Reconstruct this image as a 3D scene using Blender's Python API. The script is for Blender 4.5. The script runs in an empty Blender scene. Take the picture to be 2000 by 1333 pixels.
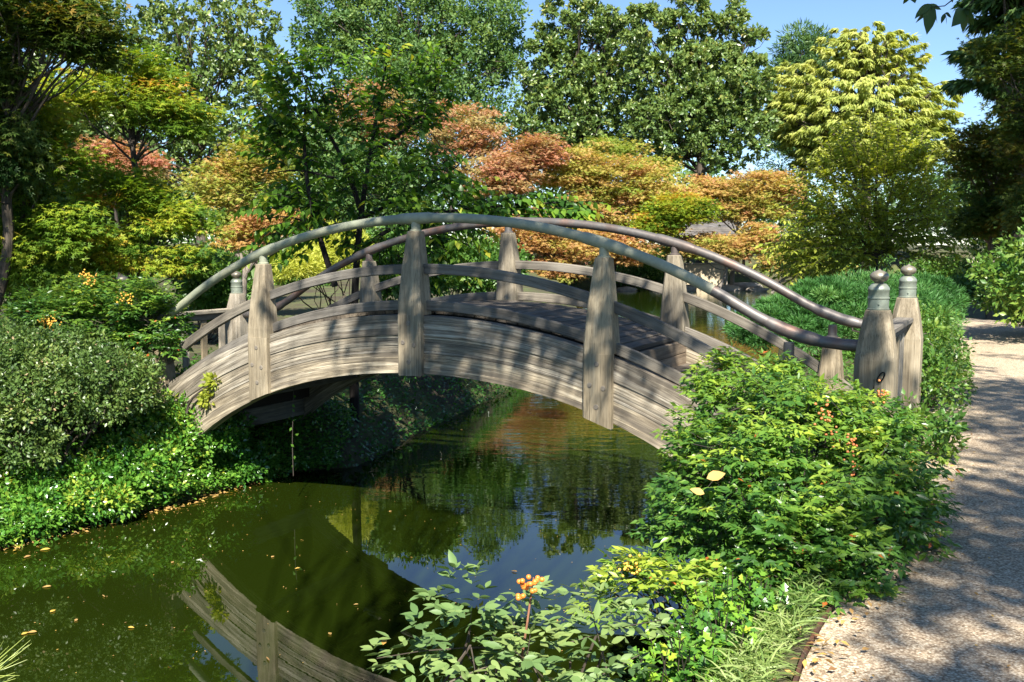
import bpy, math
import numpy as np
from mathutils import Matrix, Vector

# ------------------------------------------------------------------ camera, sky, sun, exposure
S = bpy.context.scene
COL = S.collection
F_PX, PITCH, CAM = 1850.0, 0.1032, np.array([0.0, 0.0, 1.65])
cd = bpy.data.cameras.new('camera')
cd.sensor_width = 36.0
cd.lens = 36.0 * F_PX / 2000.0
cd.clip_start, cd.clip_end = 0.05, 900.0
cam = bpy.data.objects.new('camera', cd)
cam.location = CAM
cam.rotation_euler = (math.pi / 2 - PITCH, 0, 0)
COL.objects.link(cam)
S.camera = cam

SUN_AZ = math.radians(2)        # almost straight behind the camera
SUN_EL = math.radians(48)
TO_SUN = np.array([math.sin(SUN_AZ) * math.cos(SUN_EL), -math.cos(SUN_AZ) * math.cos(SUN_EL), math.sin(SUN_EL)])
W = bpy.data.worlds.new('World')
S.world = W
W.use_nodes = True
wt = W.node_tree
sky = wt.nodes.new('ShaderNodeTexSky')
sky.sky_type = 'NISHITA'
sky.sun_disc = False
sky.sun_elevation = SUN_EL
sky.sun_rotation = math.radians(180) - SUN_AZ
sky.air_density, sky.dust_density, sky.ozone_density = 1.0, 0.0, 5.0
sky.altitude = 1200
bg = wt.nodes['Background']
bg.inputs['Strength'].default_value = 0.072
wt.links.new(sky.outputs[0], bg.inputs['Color'])
sd = bpy.data.lights.new('sun', 'SUN')
sd.energy, sd.angle, sd.color = 5.0, math.radians(0.5), (1.0, 0.95, 0.86)
sun = bpy.data.objects.new('sun', sd)
sun.rotation_euler = Vector(TO_SUN).to_track_quat('Z', 'Y').to_euler()
sun.location = (0, -20, 40)
COL.objects.link(sun)
S.view_settings.view_transform = 'Standard'
S.view_settings.look = 'None'
S.view_settings.gamma = 1
S.view_settings.use_curve_mapping = False
S.view_settings.exposure = 1.5
cy = S.cycles
cy.max_bounces, cy.diffuse_bounces, cy.glossy_bounces, cy.transmission_bounces, cy.transparent_max_bounces = 6, 3, 3, 4, 4
cy.use_denoising = True
cy.sample_clamp_indirect = 6.0
cy.caustics_reflective = cy.caustics_refractive = False

WATER_Z = -1.25
PI = math.pi
CP, SP = math.cos(PITCH), math.sin(PITCH)


def px(x, y, d):
    """world point seen at pixel (x, y) of the 2000 px photograph at forward distance d"""
    r, v = (x - 1000) / F_PX * d, (666.5 - y) / F_PX * d
    return np.array([r, d * CP + v * SP, CAM[2] + v * CP - d * SP])


def unit(v):
    return v / (np.linalg.norm(v, axis=-1, keepdims=True) + 1e-9)


# ------------------------------------------------------------------ materials
MATS = {}


class NT:
    def __init__(self, name):
        self.m = bpy.data.materials.new(name)
        self.m.use_nodes = True
        self.t = self.m.node_tree
        self.n = self.t.nodes
        self.b = self.n['Principled BSDF']
        self.out = self.n['Material Output']
        MATS[name] = self.m

    def node(self, typ, **kw):
        nd = self.n.new(typ)
        for k, v in kw.items():
            if k in nd.inputs:
                self.set(nd.inputs[k], v)
            else:
                setattr(nd, k, v)
        return nd

    def set(self, inp, v):
        if isinstance(v, bpy.types.NodeSocket):
            self.t.links.new(v, inp)
        else:
            inp.default_value = v

    def noise(self, vec, scale, detail=4, rough=0.55):
        nd = self.node('ShaderNodeTexNoise')
        self.set(nd.inputs['Vector'], vec)
        nd.inputs['Scale'].default_value = scale
        nd.inputs['Detail'].default_value = detail
        nd.inputs['Roughness'].default_value = rough
        return nd.outputs['Fac']

    def ramp(self, fac, stops):
        nd = self.node('ShaderNodeValToRGB')
        self.set(nd.inputs[0], fac)
        el = nd.color_ramp.elements
        while len(el) < len(stops):
            el.new(0.5)
        for e, (p, c) in zip(el, stops):
            e.position = p
            e.color = (*c, 1) if len(c) == 3 else c
        return nd.outputs[0]

    def mix(self, fac, a, b, mode='MIX'):
        nd = self.node('ShaderNodeMix', data_type='RGBA', blend_type=mode)
        self.set(nd.inputs[0], fac)
        self.set(nd.inputs[6], a if isinstance(a, bpy.types.NodeSocket) else (*a, 1))
        self.set(nd.inputs[7], b if isinstance(b, bpy.types.NodeSocket) else (*b, 1))
        return nd.outputs[2]

    def math(self, op, a, b=0.0):
        nd = self.node('ShaderNodeMath', operation=op)
        self.set(nd.inputs[0], a)
        self.set(nd.inputs[1], b)
        return nd.outputs[0]

    def vscale(self, vec, s):
        nd = self.node('ShaderNodeVectorMath', operation='MULTIPLY')
        self.set(nd.inputs[0], vec)
        nd.inputs[1].default_value = s
        return nd.outputs[0]

    def vadd(self, a, b):
        nd = self.node('ShaderNodeVectorMath', operation='ADD')
        self.set(nd.inputs[0], a)
        self.set(nd.inputs[1], b)
        return nd.outputs[0]

    def attr(self, name):
        nd = self.node('ShaderNodeAttribute')
        nd.attribute_name = name
        return nd

    def bump(self, h, strength, dist):
        nd = self.node('ShaderNodeBump')
        nd.inputs['Strength'].default_value = strength
        nd.inputs['Distance'].default_value = dist
        self.set(nd.inputs['Height'], h)
        self.set(self.b.inputs['Normal'], nd.outputs[0])
        return nd.outputs[0]


def rgb(h):
    """sRGB hex -> linear"""
    v = [int(h[i:i + 2], 16) / 255 for i in (0, 2, 4)]
    return tuple(c / 12.92 if c <= 0.04045 else ((c + 0.055) / 1.055) ** 2.4 for c in v)


def leaf_mat(name, stops, trans=0.35, rough=0.5, spec=0.4, tgain=1.25):
    k = NT(name)
    hue = k.attr('hue').outputs['Fac']
    col = k.ramp(hue, stops)
    k.set(k.b.inputs['Base Color'], col)
    k.b.inputs['Roughness'].default_value = rough
    k.b.inputs['Specular IOR Level'].default_value = spec
    tr = k.node('ShaderNodeBsdfTranslucent')
    warm = k.mix(1.0, col, (1.15 * tgain, 1.1 * tgain, 0.5 * tgain), 'MULTIPLY')
    k.set(tr.inputs['Color'], warm)
    mx = k.node('ShaderNodeMixShader')
    mx.inputs[0].default_value = trans
    k.t.links.new(k.b.outputs[0], mx.inputs[1])
    k.t.links.new(tr.outputs[0], mx.inputs[2])
    k.t.links.new(mx.outputs[0], k.out.inputs['Surface'])
    return k.m


def wood_mat(name, dark, mid, light, contrast=1.0, fine=1.0, rough=0.85, streak=None, split_amt=.7):
    k = NT(name)
    oi = k.node('ShaderNodeObjectInfo').outputs['Random']
    off = k.node('ShaderNodeCombineXYZ')
    for i in range(3):
        k.set(off.inputs[i], k.math('MULTIPLY', oi, 37.0 + 11 * i))
    g = k.vadd(k.attr('grain').outputs['Vector'], off.outputs[0])
    n1 = k.noise(k.vscale(g, (1.3, 26, 26)), 1.0, 5, 0.65)
    n2 = k.noise(k.vscale(g, (3.0, 170, 170)), 1.0, 4, 0.7)
    n5 = k.noise(k.vscale(g, (.9, 48, 48)), 1.0, 2, 0.5)
    n3 = k.noise(k.vscale(g, (1.6, 3, 3)), 1.0, 4, 0.6)
    a = k.math('ADD', k.math('MULTIPLY', n1, 0.62), k.math('MULTIPLY', n2, 0.38))
    lo, hi = 0.5 - 0.17 / contrast, 0.5 + 0.17 / contrast
    col = k.ramp(a, [(lo, dark), (0.5, mid), (hi, light)])
    st = k.ramp(n3, [(0.36, (0.5, 0.48, 0.46)), (0.6, (1.08, 1.06, 1.02))])
    col = k.mix(0.75, col, st, 'MULTIPLY')
    tint = k.ramp(oi, [(0.0, (0.82, 0.83, 0.86)), (1.0, (1.1, 1.06, 0.98))])
    col = k.mix(1.0, col, tint, 'MULTIPLY')
    if streak:
        n4 = k.noise(k.vscale(g, (0.8, 9, 9)), 1.0, 3, 0.6)
        col = k.mix(k.ramp(n4, [(0.52, (0, 0, 0)), (0.66, (1, 1, 1))]), col, streak)
    crack = k.ramp(n2, [(0.33, (0.25, 0.22, 0.2)), (0.42, (1, 1, 1))])
    col = k.mix(0.8, col, crack, 'MULTIPLY')
    split = k.ramp(n5, [(.485, (1, 1, 1)), (.5, (.22, .19, .16)), (.515, (1, 1, 1))])
    col = k.mix(k.math('MULTIPLY', k.ramp(n3, [(.42, (0, 0, 0)), (.6, (1, 1, 1))]), split_amt), col, k.mix(1.0, col, split, 'MULTIPLY'))
    k.set(k.b.inputs['Base Color'], col)
    k.b.inputs['Roughness'].default_value = rough
    k.b.inputs['Specular IOR Level'].default_value = 0.25
    k.bump(a, 0.9, 0.006 * fine)
    return k.m


def plain_mat(name, col, rough=0.7, metal=0.0, var=None, scale=6.0, bump=0.0, spec=0.4):
    k = NT(name)
    if var is not None:
        tc = k.node('ShaderNodeTexCoord').outputs['Object']
        n = k.noise(tc, scale, 6, 0.65)
        k.set(k.b.inputs['Base Color'], k.ramp(n, [(0.32, var), (0.66, col)]))
        if bump:
            k.bump(n, 0.7, bump)
    else:
        k.b.inputs['Base Color'].default_value = (*col, 1)
    k.b.inputs['Roughness'].default_value = rough
    k.b.inputs['Metallic'].default_value = metal
    k.b.inputs['Specular IOR Level'].default_value = spec
    return k.m


# ------------------------------------------------------------------ mesh helpers
def fast_mesh(name, V, Fc, attrs=None, smooth=False):
    """V (n,3); Fc (m,3) or (m,4) ints"""
    V = np.ascontiguousarray(V, np.float32)
    Fc = np.ascontiguousarray(Fc, np.int32)
    k = Fc.shape[1]
    me = bpy.data.meshes.new(name)
    me.vertices.add(len(V))
    me.vertices.foreach_set('co', V.ravel())
    me.loops.add(Fc.size)
    me.loops.foreach_set('vertex_index', Fc.ravel())
    me.polygons.add(len(Fc))
    me.polygons.foreach_set('loop_start', np.arange(0, Fc.size, k, dtype=np.int32))
    for an, (typ, data) in (attrs or {}).items():
        at = me.attributes.new(an, typ, 'POINT')
        at.data.foreach_set('value' if typ == 'FLOAT' else 'vector', np.ascontiguousarray(data, np.float32).ravel())
    me.update(calc_edges=True)
    if smooth:
        me.polygons.foreach_set('use_smooth', np.ones(len(Fc), bool))
    return me


ORG = {}


def org(o):
    return ORG.get(o.name, np.zeros(3)) if o is not None else np.zeros(3)


def link(name, me, mat, parent=None):
    o = bpy.data.objects.new(name, me)
    COL.objects.link(o)
    if mat is not None and me is not None and not me.materials:
        me.materials.append(MATS[mat] if isinstance(mat, str) else mat)
    if parent is not None:
        o.parent = parent
        ORG[o.name] = org(parent)
    return o


def tag(o, label=None, cat=None, group=None, kind=None):
    for k, v in (('label', label), ('category', cat), ('group', group), ('kind', kind)):
        if v:
            o[k] = v
    return o


def thing(name, loc, label, cat, group=None):
    o = bpy.data.objects.new(name, None)
    o.empty_display_size = 0.2
    o.location = loc
    COL.objects.link(o)
    ORG[o.name] = np.array(loc, float)
    return tag(o, label, cat, group)


class MB:
    """collects quads/tris with a grain attribute; verts are world coordinates"""

    def __init__(self):
        self.v, self.f, self.g, self.n = [], [], [], 0

    def add(self, V, Fc, G=None):
        V = np.asarray(V, float)
        self.v.append(V)
        self.g.append(V * 1.0 if G is None else np.asarray(G, float))
        for f in Fc:
            self.f.append(tuple(int(i) + self.n for i in f))
        self.n += len(V)

    def box(self, c, ax, ay, az, size, taper=(1, 1), cham=0.0):
        """oriented box centred at c; sizes along ax, ay, az; long axis = ax; grain follows ax"""
        ax, ay, az = (np.asarray(a, float) for a in (ax, ay, az))
        L, w, h = size
        ch = min(cham, w * .4, h * .4)
        prof = [(-w / 2 + ch, -h / 2), (w / 2 - ch, -h / 2), (w / 2, -h / 2 + ch), (w / 2, h / 2 - ch), (w / 2 - ch, h / 2), (-w / 2 + ch, h / 2), (-w / 2, h / 2 - ch), (-w / 2, -h / 2 + ch)] if ch > 0 else \
            [(-w / 2, -h / 2), (w / 2, -h / 2), (w / 2, h / 2), (-w / 2, h / 2)]
        k = len(prof)
        V, G = [], []
        for e, s in ((-L / 2, 1.0), (L / 2, 0.0)):
            ty, tz = (1, 1) if e < 0 else taper
            for a, b in prof:
                V.append(np.asarray(c) + ax * e + ay * a * ty + az * b * tz)
                G.append((e, a, b))
        Fc = [(i, (i + 1) % k, (i + 1) % k + k, i + k) for i in range(k)] + [tuple(range(k))[::-1], tuple(range(k, 2 * k))]
        self.add(V, Fc, G)

    def sweep(self, P, N, B, prof, S=None):
        """profile points (a,b) placed at P + a*N + b*B along the path, ends closed"""
        P = np.asarray(P, float)
        k, n = len(prof), len(P)
        if S is None:
            S = np.concatenate([[0], np.cumsum(np.linalg.norm(np.diff(P, axis=0), axis=1))])
        V, G = [], []
        for i in range(n):
            for a, b in prof:
                V.append(P[i] + N[i] * a + B[i] * b)
                G.append((S[i], a, b))
        Fc = []
        for i in range(n - 1):
            for j in range(k):
                j2 = (j + 1) % k
                Fc.append((i * k + j, i * k + j2, (i + 1) * k + j2, (i + 1) * k + j))
        Fc += [tuple(range(k))[::-1], tuple(range((n - 1) * k, n * k))]
        self.add(V, Fc, G)

    def tube(self, P, R, sides=6):
        P = np.asarray(P, float)
        n = len(P)
        R = np.broadcast_to(R, n)
        T = unit(np.gradient(P, axis=0))
        ref = np.array([0.31, 0.17, 0.93]) if abs(T[:, 2]).mean() < 0.9 else np.array([1.0, 0.2, 0])
        N = unit(np.cross(T, ref))
        B = np.cross(T, N)
        an = np.arange(sides) * 2 * PI / sides
        S = np.concatenate([[0], np.cumsum(np.linalg.norm(np.diff(P, axis=0), axis=1))])
        V = P[:, None] + R[:, None, None] * (np.cos(an)[None, :, None] * N[:, None] + np.sin(an)[None, :, None] * B[:, None])
        G = np.stack([np.broadcast_to(S[:, None], (n, sides)), R[:, None] * np.cos(an), R[:, None] * np.sin(an)], -1)
        Fc = []
        for i in range(n - 1):
            for j in range(sides):
                j2 = (j + 1) % sides
                Fc.append((i * sides + j, i * sides + j2, (i + 1) * sides + j2, (i + 1) * sides + j))
        Fc += [tuple(range(sides))[::-1], tuple(range((n - 1) * sides, n * sides))]
        self.add(V.reshape(-1, 3), Fc, G.reshape(-1, 3))

    def lathe(self, c, prof, sides=24):
        """prof [(r,z)...] about the vertical through c"""
        an = np.arange(sides) * 2 * PI / sides
        V = [np.array(c) + np.array([r * math.cos(a), r * math.sin(a), z]) for r, z in prof for a in an]
        Fc = []
        for i in range(len(prof) - 1):
            for j in range(sides):
                j2 = (j + 1) % sides
                Fc.append((i * sides + j, i * sides + j2, (i + 1) * sides + j2, (i + 1) * sides + j))
        Fc += [tuple(range(sides))[::-1], tuple(range((len(prof) - 1) * sides, len(prof) * sides))]
        self.add(V, Fc)

    def build(self, name, mat, parent=None, smooth=False, kind=None, label=None):
        me = bpy.data.meshes.new(name)
        V = np.concatenate(self.v) - org(parent)
        me.from_pydata(V.tolist(), [], self.f)
        at = me.attributes.new('grain', 'FLOAT_VECTOR', 'POINT')
        at.data.foreach_set('vector', np.concatenate(self.g).astype(np.float32).ravel())
        me.update()
        if smooth:
            me.polygons.foreach_set('use_smooth', np.ones(len(me.polygons), bool))
            me.set_sharp_from_angle(angle=math.radians(40))
        o = link(name, me, mat, parent)
        return tag(o, label, kind=kind)


# ------------------------------------------------------------------ leaves
def tpl_diamond(fold=0.12):
    return np.array([(0, 0, 0), (-.5, .45, fold), (0, 1, 0), (.5, .45, fold)], float), np.array([(0, 2, 1), (0, 3, 2)])


def tpl_leaf(fold=0.14, droop=0.12):
    V = [(0, 0, 0), (-.5, .42, fold), (0, .45, 0.0), (.5, .42, fold), (0, 1, -droop)]
    return np.array(V, float), np.array([(0, 2, 1), (0, 3, 2), (1, 2, 4), (2, 3, 4)])


def tpl_fine(fold=0.10, droop=0.18):
    """leaf of 4 stations x 3 across, pointed"""
    st = [(0, .03), (.2, .38), (.45, .5), (.72, .33), (1.0, .0)]
    V, Fc = [], []
    for t, w in st[:-1]:
        z = -droop * t * t
        V += [(-w, t, z + fold * w * 2), (0, t, z), (w, t, z + fold * w * 2)]
    V.append((0, 1.0, -droop))
    for i in range(3):
        a = i * 3
        for j in (0, 1):
            Fc += [(a + j, a + j + 1, a + j + 4), (a + j, a + j + 4, a + j + 3)]
    Fc += [(9, 10, 12), (10, 11, 12)]
    return np.array(V, float), np.array(Fc)


def tpl_maple():
    """five pointed lobes"""
    V = [(0, 0, 0)]
    Fc = []
    for a, L in ((-100, .62), (-48, .85), (0, 1.0), (48, .85), (100, .62)):
        r = math.radians(a)
        c, s = math.cos(r), math.sin(r)
        w = .13
        b = len(V)
        V += [(s * .35 * L - c * w, c * .35 * L + s * w, .03), (s * L, c * L, -.12 * L), (s * .35 * L + c * w, c * .35 * L - s * w, .03)]
        Fc += [(0, b + 2, b + 1), (0, b + 1, b)]
    return np.array(V, float), np.array(Fc)


def tpl_holly():
    V = [(0, 0, 0), (-.5, .25, .12), (-.26, .42, .05), (-.52, .62, .12), (-.24, .74, .04), (0, 1.02, -.05), (.24, .74, .04), (.52, .62, .12), (.26, .42, .05), (.5, .25, .12), (0, .5, -.02)]
    Fc = [(10, i + 1, i) for i in range(0, 9)] + [(10, 0, 9)]
    return np.array(V, float), np.array(Fc)


def leaf_frames(D, N):
    y = unit(D)
    x = unit(np.cross(y, N))
    z = np.cross(x, y)
    return x, y, z


def leaves_mesh(name, P, D, N, wid, ln, hue, tpl):
    T, Fc = tpl
    x, y, z = leaf_frames(D, N)
    n, k = len(P), len(T)
    wid = np.broadcast_to(wid, n)[:, None, None]
    ln = np.broadcast_to(ln, n)[:, None, None]
    V = P[:, None] + T[None, :, 0:1] * wid * x[:, None] + T[None, :, 1:2] * ln * y[:, None] + T[None, :, 2:3] * wid * z[:, None]
    FF = (Fc[None] + (np.arange(n) * k)[:, None, None]).reshape(-1, 3)
    H = np.repeat(np.clip(np.broadcast_to(hue, n), 0, 1), k)
    return fast_mesh(name, V.reshape(-1, 3), FF, {'hue': ('FLOAT', H)})


LEAF_CACHE = {}


def leaf_parts(root, P, D, N, wid, ln, hue, tpl, tkey, mat, count, name='leaf', view=None):
    """the COUNT leaves that show largest become objects of their own; returns mask of those used"""
    x, y, z = leaf_frames(D, N)
    wid = np.broadcast_to(wid, len(P))
    ln = np.broadcast_to(ln, len(P))
    hue = np.clip(np.broadcast_to(hue, len(P)), 0, 1)
    if view is None:
        to = CAM - P
        dist = np.linalg.norm(to, axis=1)
        view = np.abs((z * to).sum(1)) / dist ** 3 * ln * wid
    idx = np.argsort(-view)[:count]
    o0 = org(root)
    for i in idx:
        h = min(round(float(hue[i]) * 9), 8.46 if hue[i] < .97 else 9) / 9
        asp = round(float(wid[i] / ln[i]), 1)
        key = (tkey, mat, h, asp)
        me = LEAF_CACHE.get(key)
        if me is None:
            T, Fc = tpl
            V = T * np.array([asp, 1, asp])
            me = fast_mesh('leaf', V, Fc, {'hue': ('FLOAT', np.full(len(T), h))})
            me.materials.append(MATS[mat])
            LEAF_CACHE[key] = me
        o = bpy.data.objects.new(name, me)
        COL.objects.link(o)
        o.parent = root
        M = np.eye(4)
        M[:3, 0], M[:3, 1], M[:3, 2] = x[i] * ln[i], y[i] * ln[i], z[i] * ln[i]
        M[:3, 3] = P[i] - o0
        o.matrix_local = Matrix(M.tolist())
    used = np.zeros(len(P), bool)
    used[idx] = True
    return used


def rdir(rng, n):
    return unit(rng.normal(size=(n, 3)))


def fit_in(rng, c, r, n, inner=0.45, minup=-1.0):
    """n well separated clump centres in the shell of an ellipsoid"""
    c, r = np.asarray(c, float), np.asarray(r, float)
    cand = rdir(rng, n * 14)
    cand = cand[cand[:, 2] > minup]
    rad = rng.uniform(inner, 1.0, len(cand))
    cand = cand * rad[:, None]
    chosen = [0]
    dmin = np.linalg.norm(cand - cand[0], axis=1)
    for _ in range(n - 1):
        j = int(np.argmax(dmin * rng.uniform(.55, 1, len(cand))))
        chosen.append(j)
        dmin = np.minimum(dmin, np.linalg.norm(cand - cand[j], axis=1))
    return c + cand[chosen] * r


def limb(mb, a, b, r0, r1, rng, bend=0.12, n=7, sides=6, sag=0.0):
    t = np.linspace(0, 1, n)[:, None]
    L = np.linalg.norm(b - a)
    off = rng.normal(size=3) * bend * L
    off2 = rng.normal(size=3) * bend * .4 * L
    P = a + (b - a) * t + off * np.sin(PI * t) * t + off2 * np.sin(2 * PI * t) + np.array([0, 0, sag * L]) * np.sin(PI * t)
    mb.tube(P, r0 + (r1 - r0) * t[:, 0] ** .8, sides)
    return P


def crown_leaves(style, rng, C, R, per, leaf, centre):
    """C (k,3) clump centres, R (k,3) clump radii, per = leaves per clump.  Returns P, D, N, w, l, hue-noise"""
    k = len(C)
    if style == 'rosette':                     # whorls of leathery leaves at the twig tips
        m = max(4, per // 9)
        o = rdir(rng, k * m).reshape(k, m, 3)
        o[..., 2] = np.where(rng.uniform(size=(k, m)) < .35, np.abs(o[..., 2]), o[..., 2])
        tip = C[:, None] + o * R[:, None] * (rng.uniform(.35, 1.0, (k, m, 1)) ** .6)
        q = 9
        ax = unit(o + np.array([0, -.1, .35]) + rng.normal(size=o.shape) * .25)
        dd = unit(ax[:, :, None] * .55 + rdir(rng, k * m * q).reshape(k, m, q, 3) * 1.0)
        P = np.broadcast_to(tip[:, :, None], dd.shape) + rng.normal(size=dd.shape) * leaf * .15
        N = np.broadcast_to(ax[:, :, None], dd.shape) + rng.normal(size=dd.shape) * .35
        h = np.broadcast_to(rng.normal(size=(k, m, 1)) * .14, dd.shape[:3])
        P, D, N, h = P.reshape(-1, 3), dd.reshape(-1, 3), N.reshape(-1, 3), h.reshape(-1)
        n = len(P)
        l = leaf * rng.uniform(.7, 1.2, n)
        return P, D, N, l * .5, l, h + rng.normal(size=n) * .1
    if style in ('clump', 'maple'):
        m = max(3, per // 14)
        q = 14
        o = rdir(rng, k * m).reshape(k, m, 3)
        tip = C[:, None] + o * R[:, None] * (rng.uniform(.2, 1.0, (k, m, 1)) ** .55)
        if style == 'maple':                   # flat sprays
            dd = rng.normal(size=(k, m, q, 3)) * np.array([1, 1, .35])
            out = unit((tip - centre) * np.array([1, 1, .2]))
            P = tip[:, :, None] + dd * leaf * 1.7 + out[:, :, None] * rng.uniform(-1, 1, (k, m, q, 1)) * leaf * 2
            D = unit(dd * .6 + out[:, :, None] * .9 + np.array([0, 0, -.35]))
            N = np.array([0, -.1, 1.0]) + rng.normal(size=dd.shape) * .45
        else:
            dd = rdir(rng, k * m * q).reshape(k, m, q, 3)
            P = tip[:, :, None] + dd * leaf * 1.6 * rng.uniform(.2, 1, (k, m, q, 1))
            D = unit(dd + o[:, :, None] * .5)
            N = o[:, :, None] + np.array([0, 0, .5]) + rng.normal(size=dd.shape) * .6
        h = np.broadcast_to(rng.normal(size=(k, 1, 1)) * (.2 if style == 'maple' else .12) + rng.normal(size=(k, m, 1)) * .1, dd.shape[:3])
        P, D, N, h = P.reshape(-1, 3), D.reshape(-1, 3), N.reshape(-1, 3), h.reshape(-1)
        n = len(P)
        l = leaf * rng.uniform(.7, 1.25, n)
        return P, D, N, l * (1.0 if style == 'maple' else .6), l, h + rng.normal(size=n) * .09
    if style == 'drape':                       # pads of fine hanging sprays
        n = k * per
        o = rdir(rng, n).reshape(k, per, 3)
        rad = rng.uniform(0, 1, (k, per, 1)) ** .5
        P = C[:, None] + o * R[:, None] * rad
        ctr = np.asarray(centre)
        out = unit((P - ctr) * np.array([1, 1, 0]) + 1e-6)
        D = unit(np.array([0, 0, -.75]) + out * .75 + rng.normal(size=P.shape) * .35)
        N = out + np.array([0, -.1, .6]) + rng.normal(size=P.shape) * .5
        h = (rng.normal(size=(k, 1)) * .12 + .35 * o[..., 2] * rad[..., 0]).reshape(-1)
        P, D, N = P.reshape(-1, 3), D.reshape(-1, 3), N.reshape(-1, 3)
        l = leaf * rng.uniform(.6, 1.3, n)
        return P, D, N, l * .3, l, h + rng.normal(size=n) * .1
    if style == 'needle':                      # upswept brushes
        n = k * per
        o = rdir(rng, n).reshape(k, per, 3)
        P = C[:, None] + o * R[:, None] * (rng.uniform(0.25, 1, (k, per, 1)) ** .5)
        D = unit(o + np.array([0, 0, .35]) + rng.normal(size=P.shape) * .4)
        N = rdir(rng, n).reshape(k, per, 3)
        h = np.broadcast_to(rng.normal(size=(k, 1)) * .14, (k, per)).reshape(-1)
        P, D, N = P.reshape(-1, 3), D.reshape(-1, 3), N.reshape(-1, 3)
        l = leaf * rng.uniform(.6, 1.3, n)
        return P, D, N, l * .16, l, h + rng.normal(size=n) * .1


def make_tree(name, label, base, ells, style, leaf, nclump, per, mat, trunk_r, seed, cat='tree', group=None, bark='bark',
              clump=0.34, flat=1.0, hue0=.5, inner=.45, minup=-.75, fork=None, lean=0.0, tpl=None, limbs=26, top_hue=0.0, huefun=None):
    """ells: list of (centre, radii, share); trunk with limbs to the clumps"""
    rng = np.random.default_rng(seed)
    base = np.asarray(base, float)
    root = thing(name, base, label, cat, group)
    C, R, Q = [], [], []
    for c, r, share in ells:
        n = max(3, int(nclump * share))
        c, r = np.asarray(c, float), np.asarray(r, float)
        cc = fit_in(rng, c, r * (1 - clump * .6), n, inner, minup)
        rr = r.mean() * clump * rng.uniform(.7, 1.25, (n, 1)) * np.array([1, 1, flat])
        C.append(cc); R.append(rr); Q.append(np.broadcast_to(c, cc.shape))
    C, R = np.concatenate(C), np.concatenate(R)
    centre = np.mean([np.asarray(e[0]) for e in ells], axis=0)
    P, D, N, w, l, h = crown_leaves(style, rng, C, R, per, leaf, centre)
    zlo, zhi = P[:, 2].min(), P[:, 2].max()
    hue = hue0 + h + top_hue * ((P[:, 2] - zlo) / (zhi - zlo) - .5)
    if huefun is not None:
        hue = hue + huefun(P)
    if tpl is None:
        tpl = tpl_maple() if style == 'maple' else tpl_diamond()
    me = leaves_mesh('crown', P - base, D, N, w, l, hue, tpl)
    tag(link('crown', me, mat, root), kind='stuff')
    mb = MB()
    top = centre + np.array([0, 0, .35 * (zhi - centre[2])])
    if fork is None:
        fork = base + (centre - base) * .55
    fork = np.asarray(fork, float)
    P0 = limb(mb, base - np.array([0, 0, .3]), fork, trunk_r, trunk_r * .72, rng, .04, 8, 9)
    P1 = limb(mb, fork, top, trunk_r * .72, trunk_r * .15, rng, .06, 8, 7)
    stem = np.concatenate([P0[-3:], P1])
    order = rng.permutation(len(C))[:limbs]
    for j in order:
        b = C[j]
        zz = stem[:, 2]
        tgt = zz[0] + (b[2] - zz[0]) * .55 - .25 * np.linalg.norm((b - centre)[:2]) * .4
        s = stem[np.argmin(np.abs(zz - np.clip(tgt, zz[0], zz[-1])))]
        limb(mb, s, b, trunk_r * .34, trunk_r * .06, rng, .10, 6, 5, .05)
        for _ in range(2):
            e = b + rdir(rng, 1)[0] * R[j] * .9
            limb(mb, s + (b - s) * rng.uniform(.5, .8), e, trunk_r * .1, trunk_r * .03, rng, .1, 4, 4)
    mb.build('trunk', bark, root, smooth=True)
    return root


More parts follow.
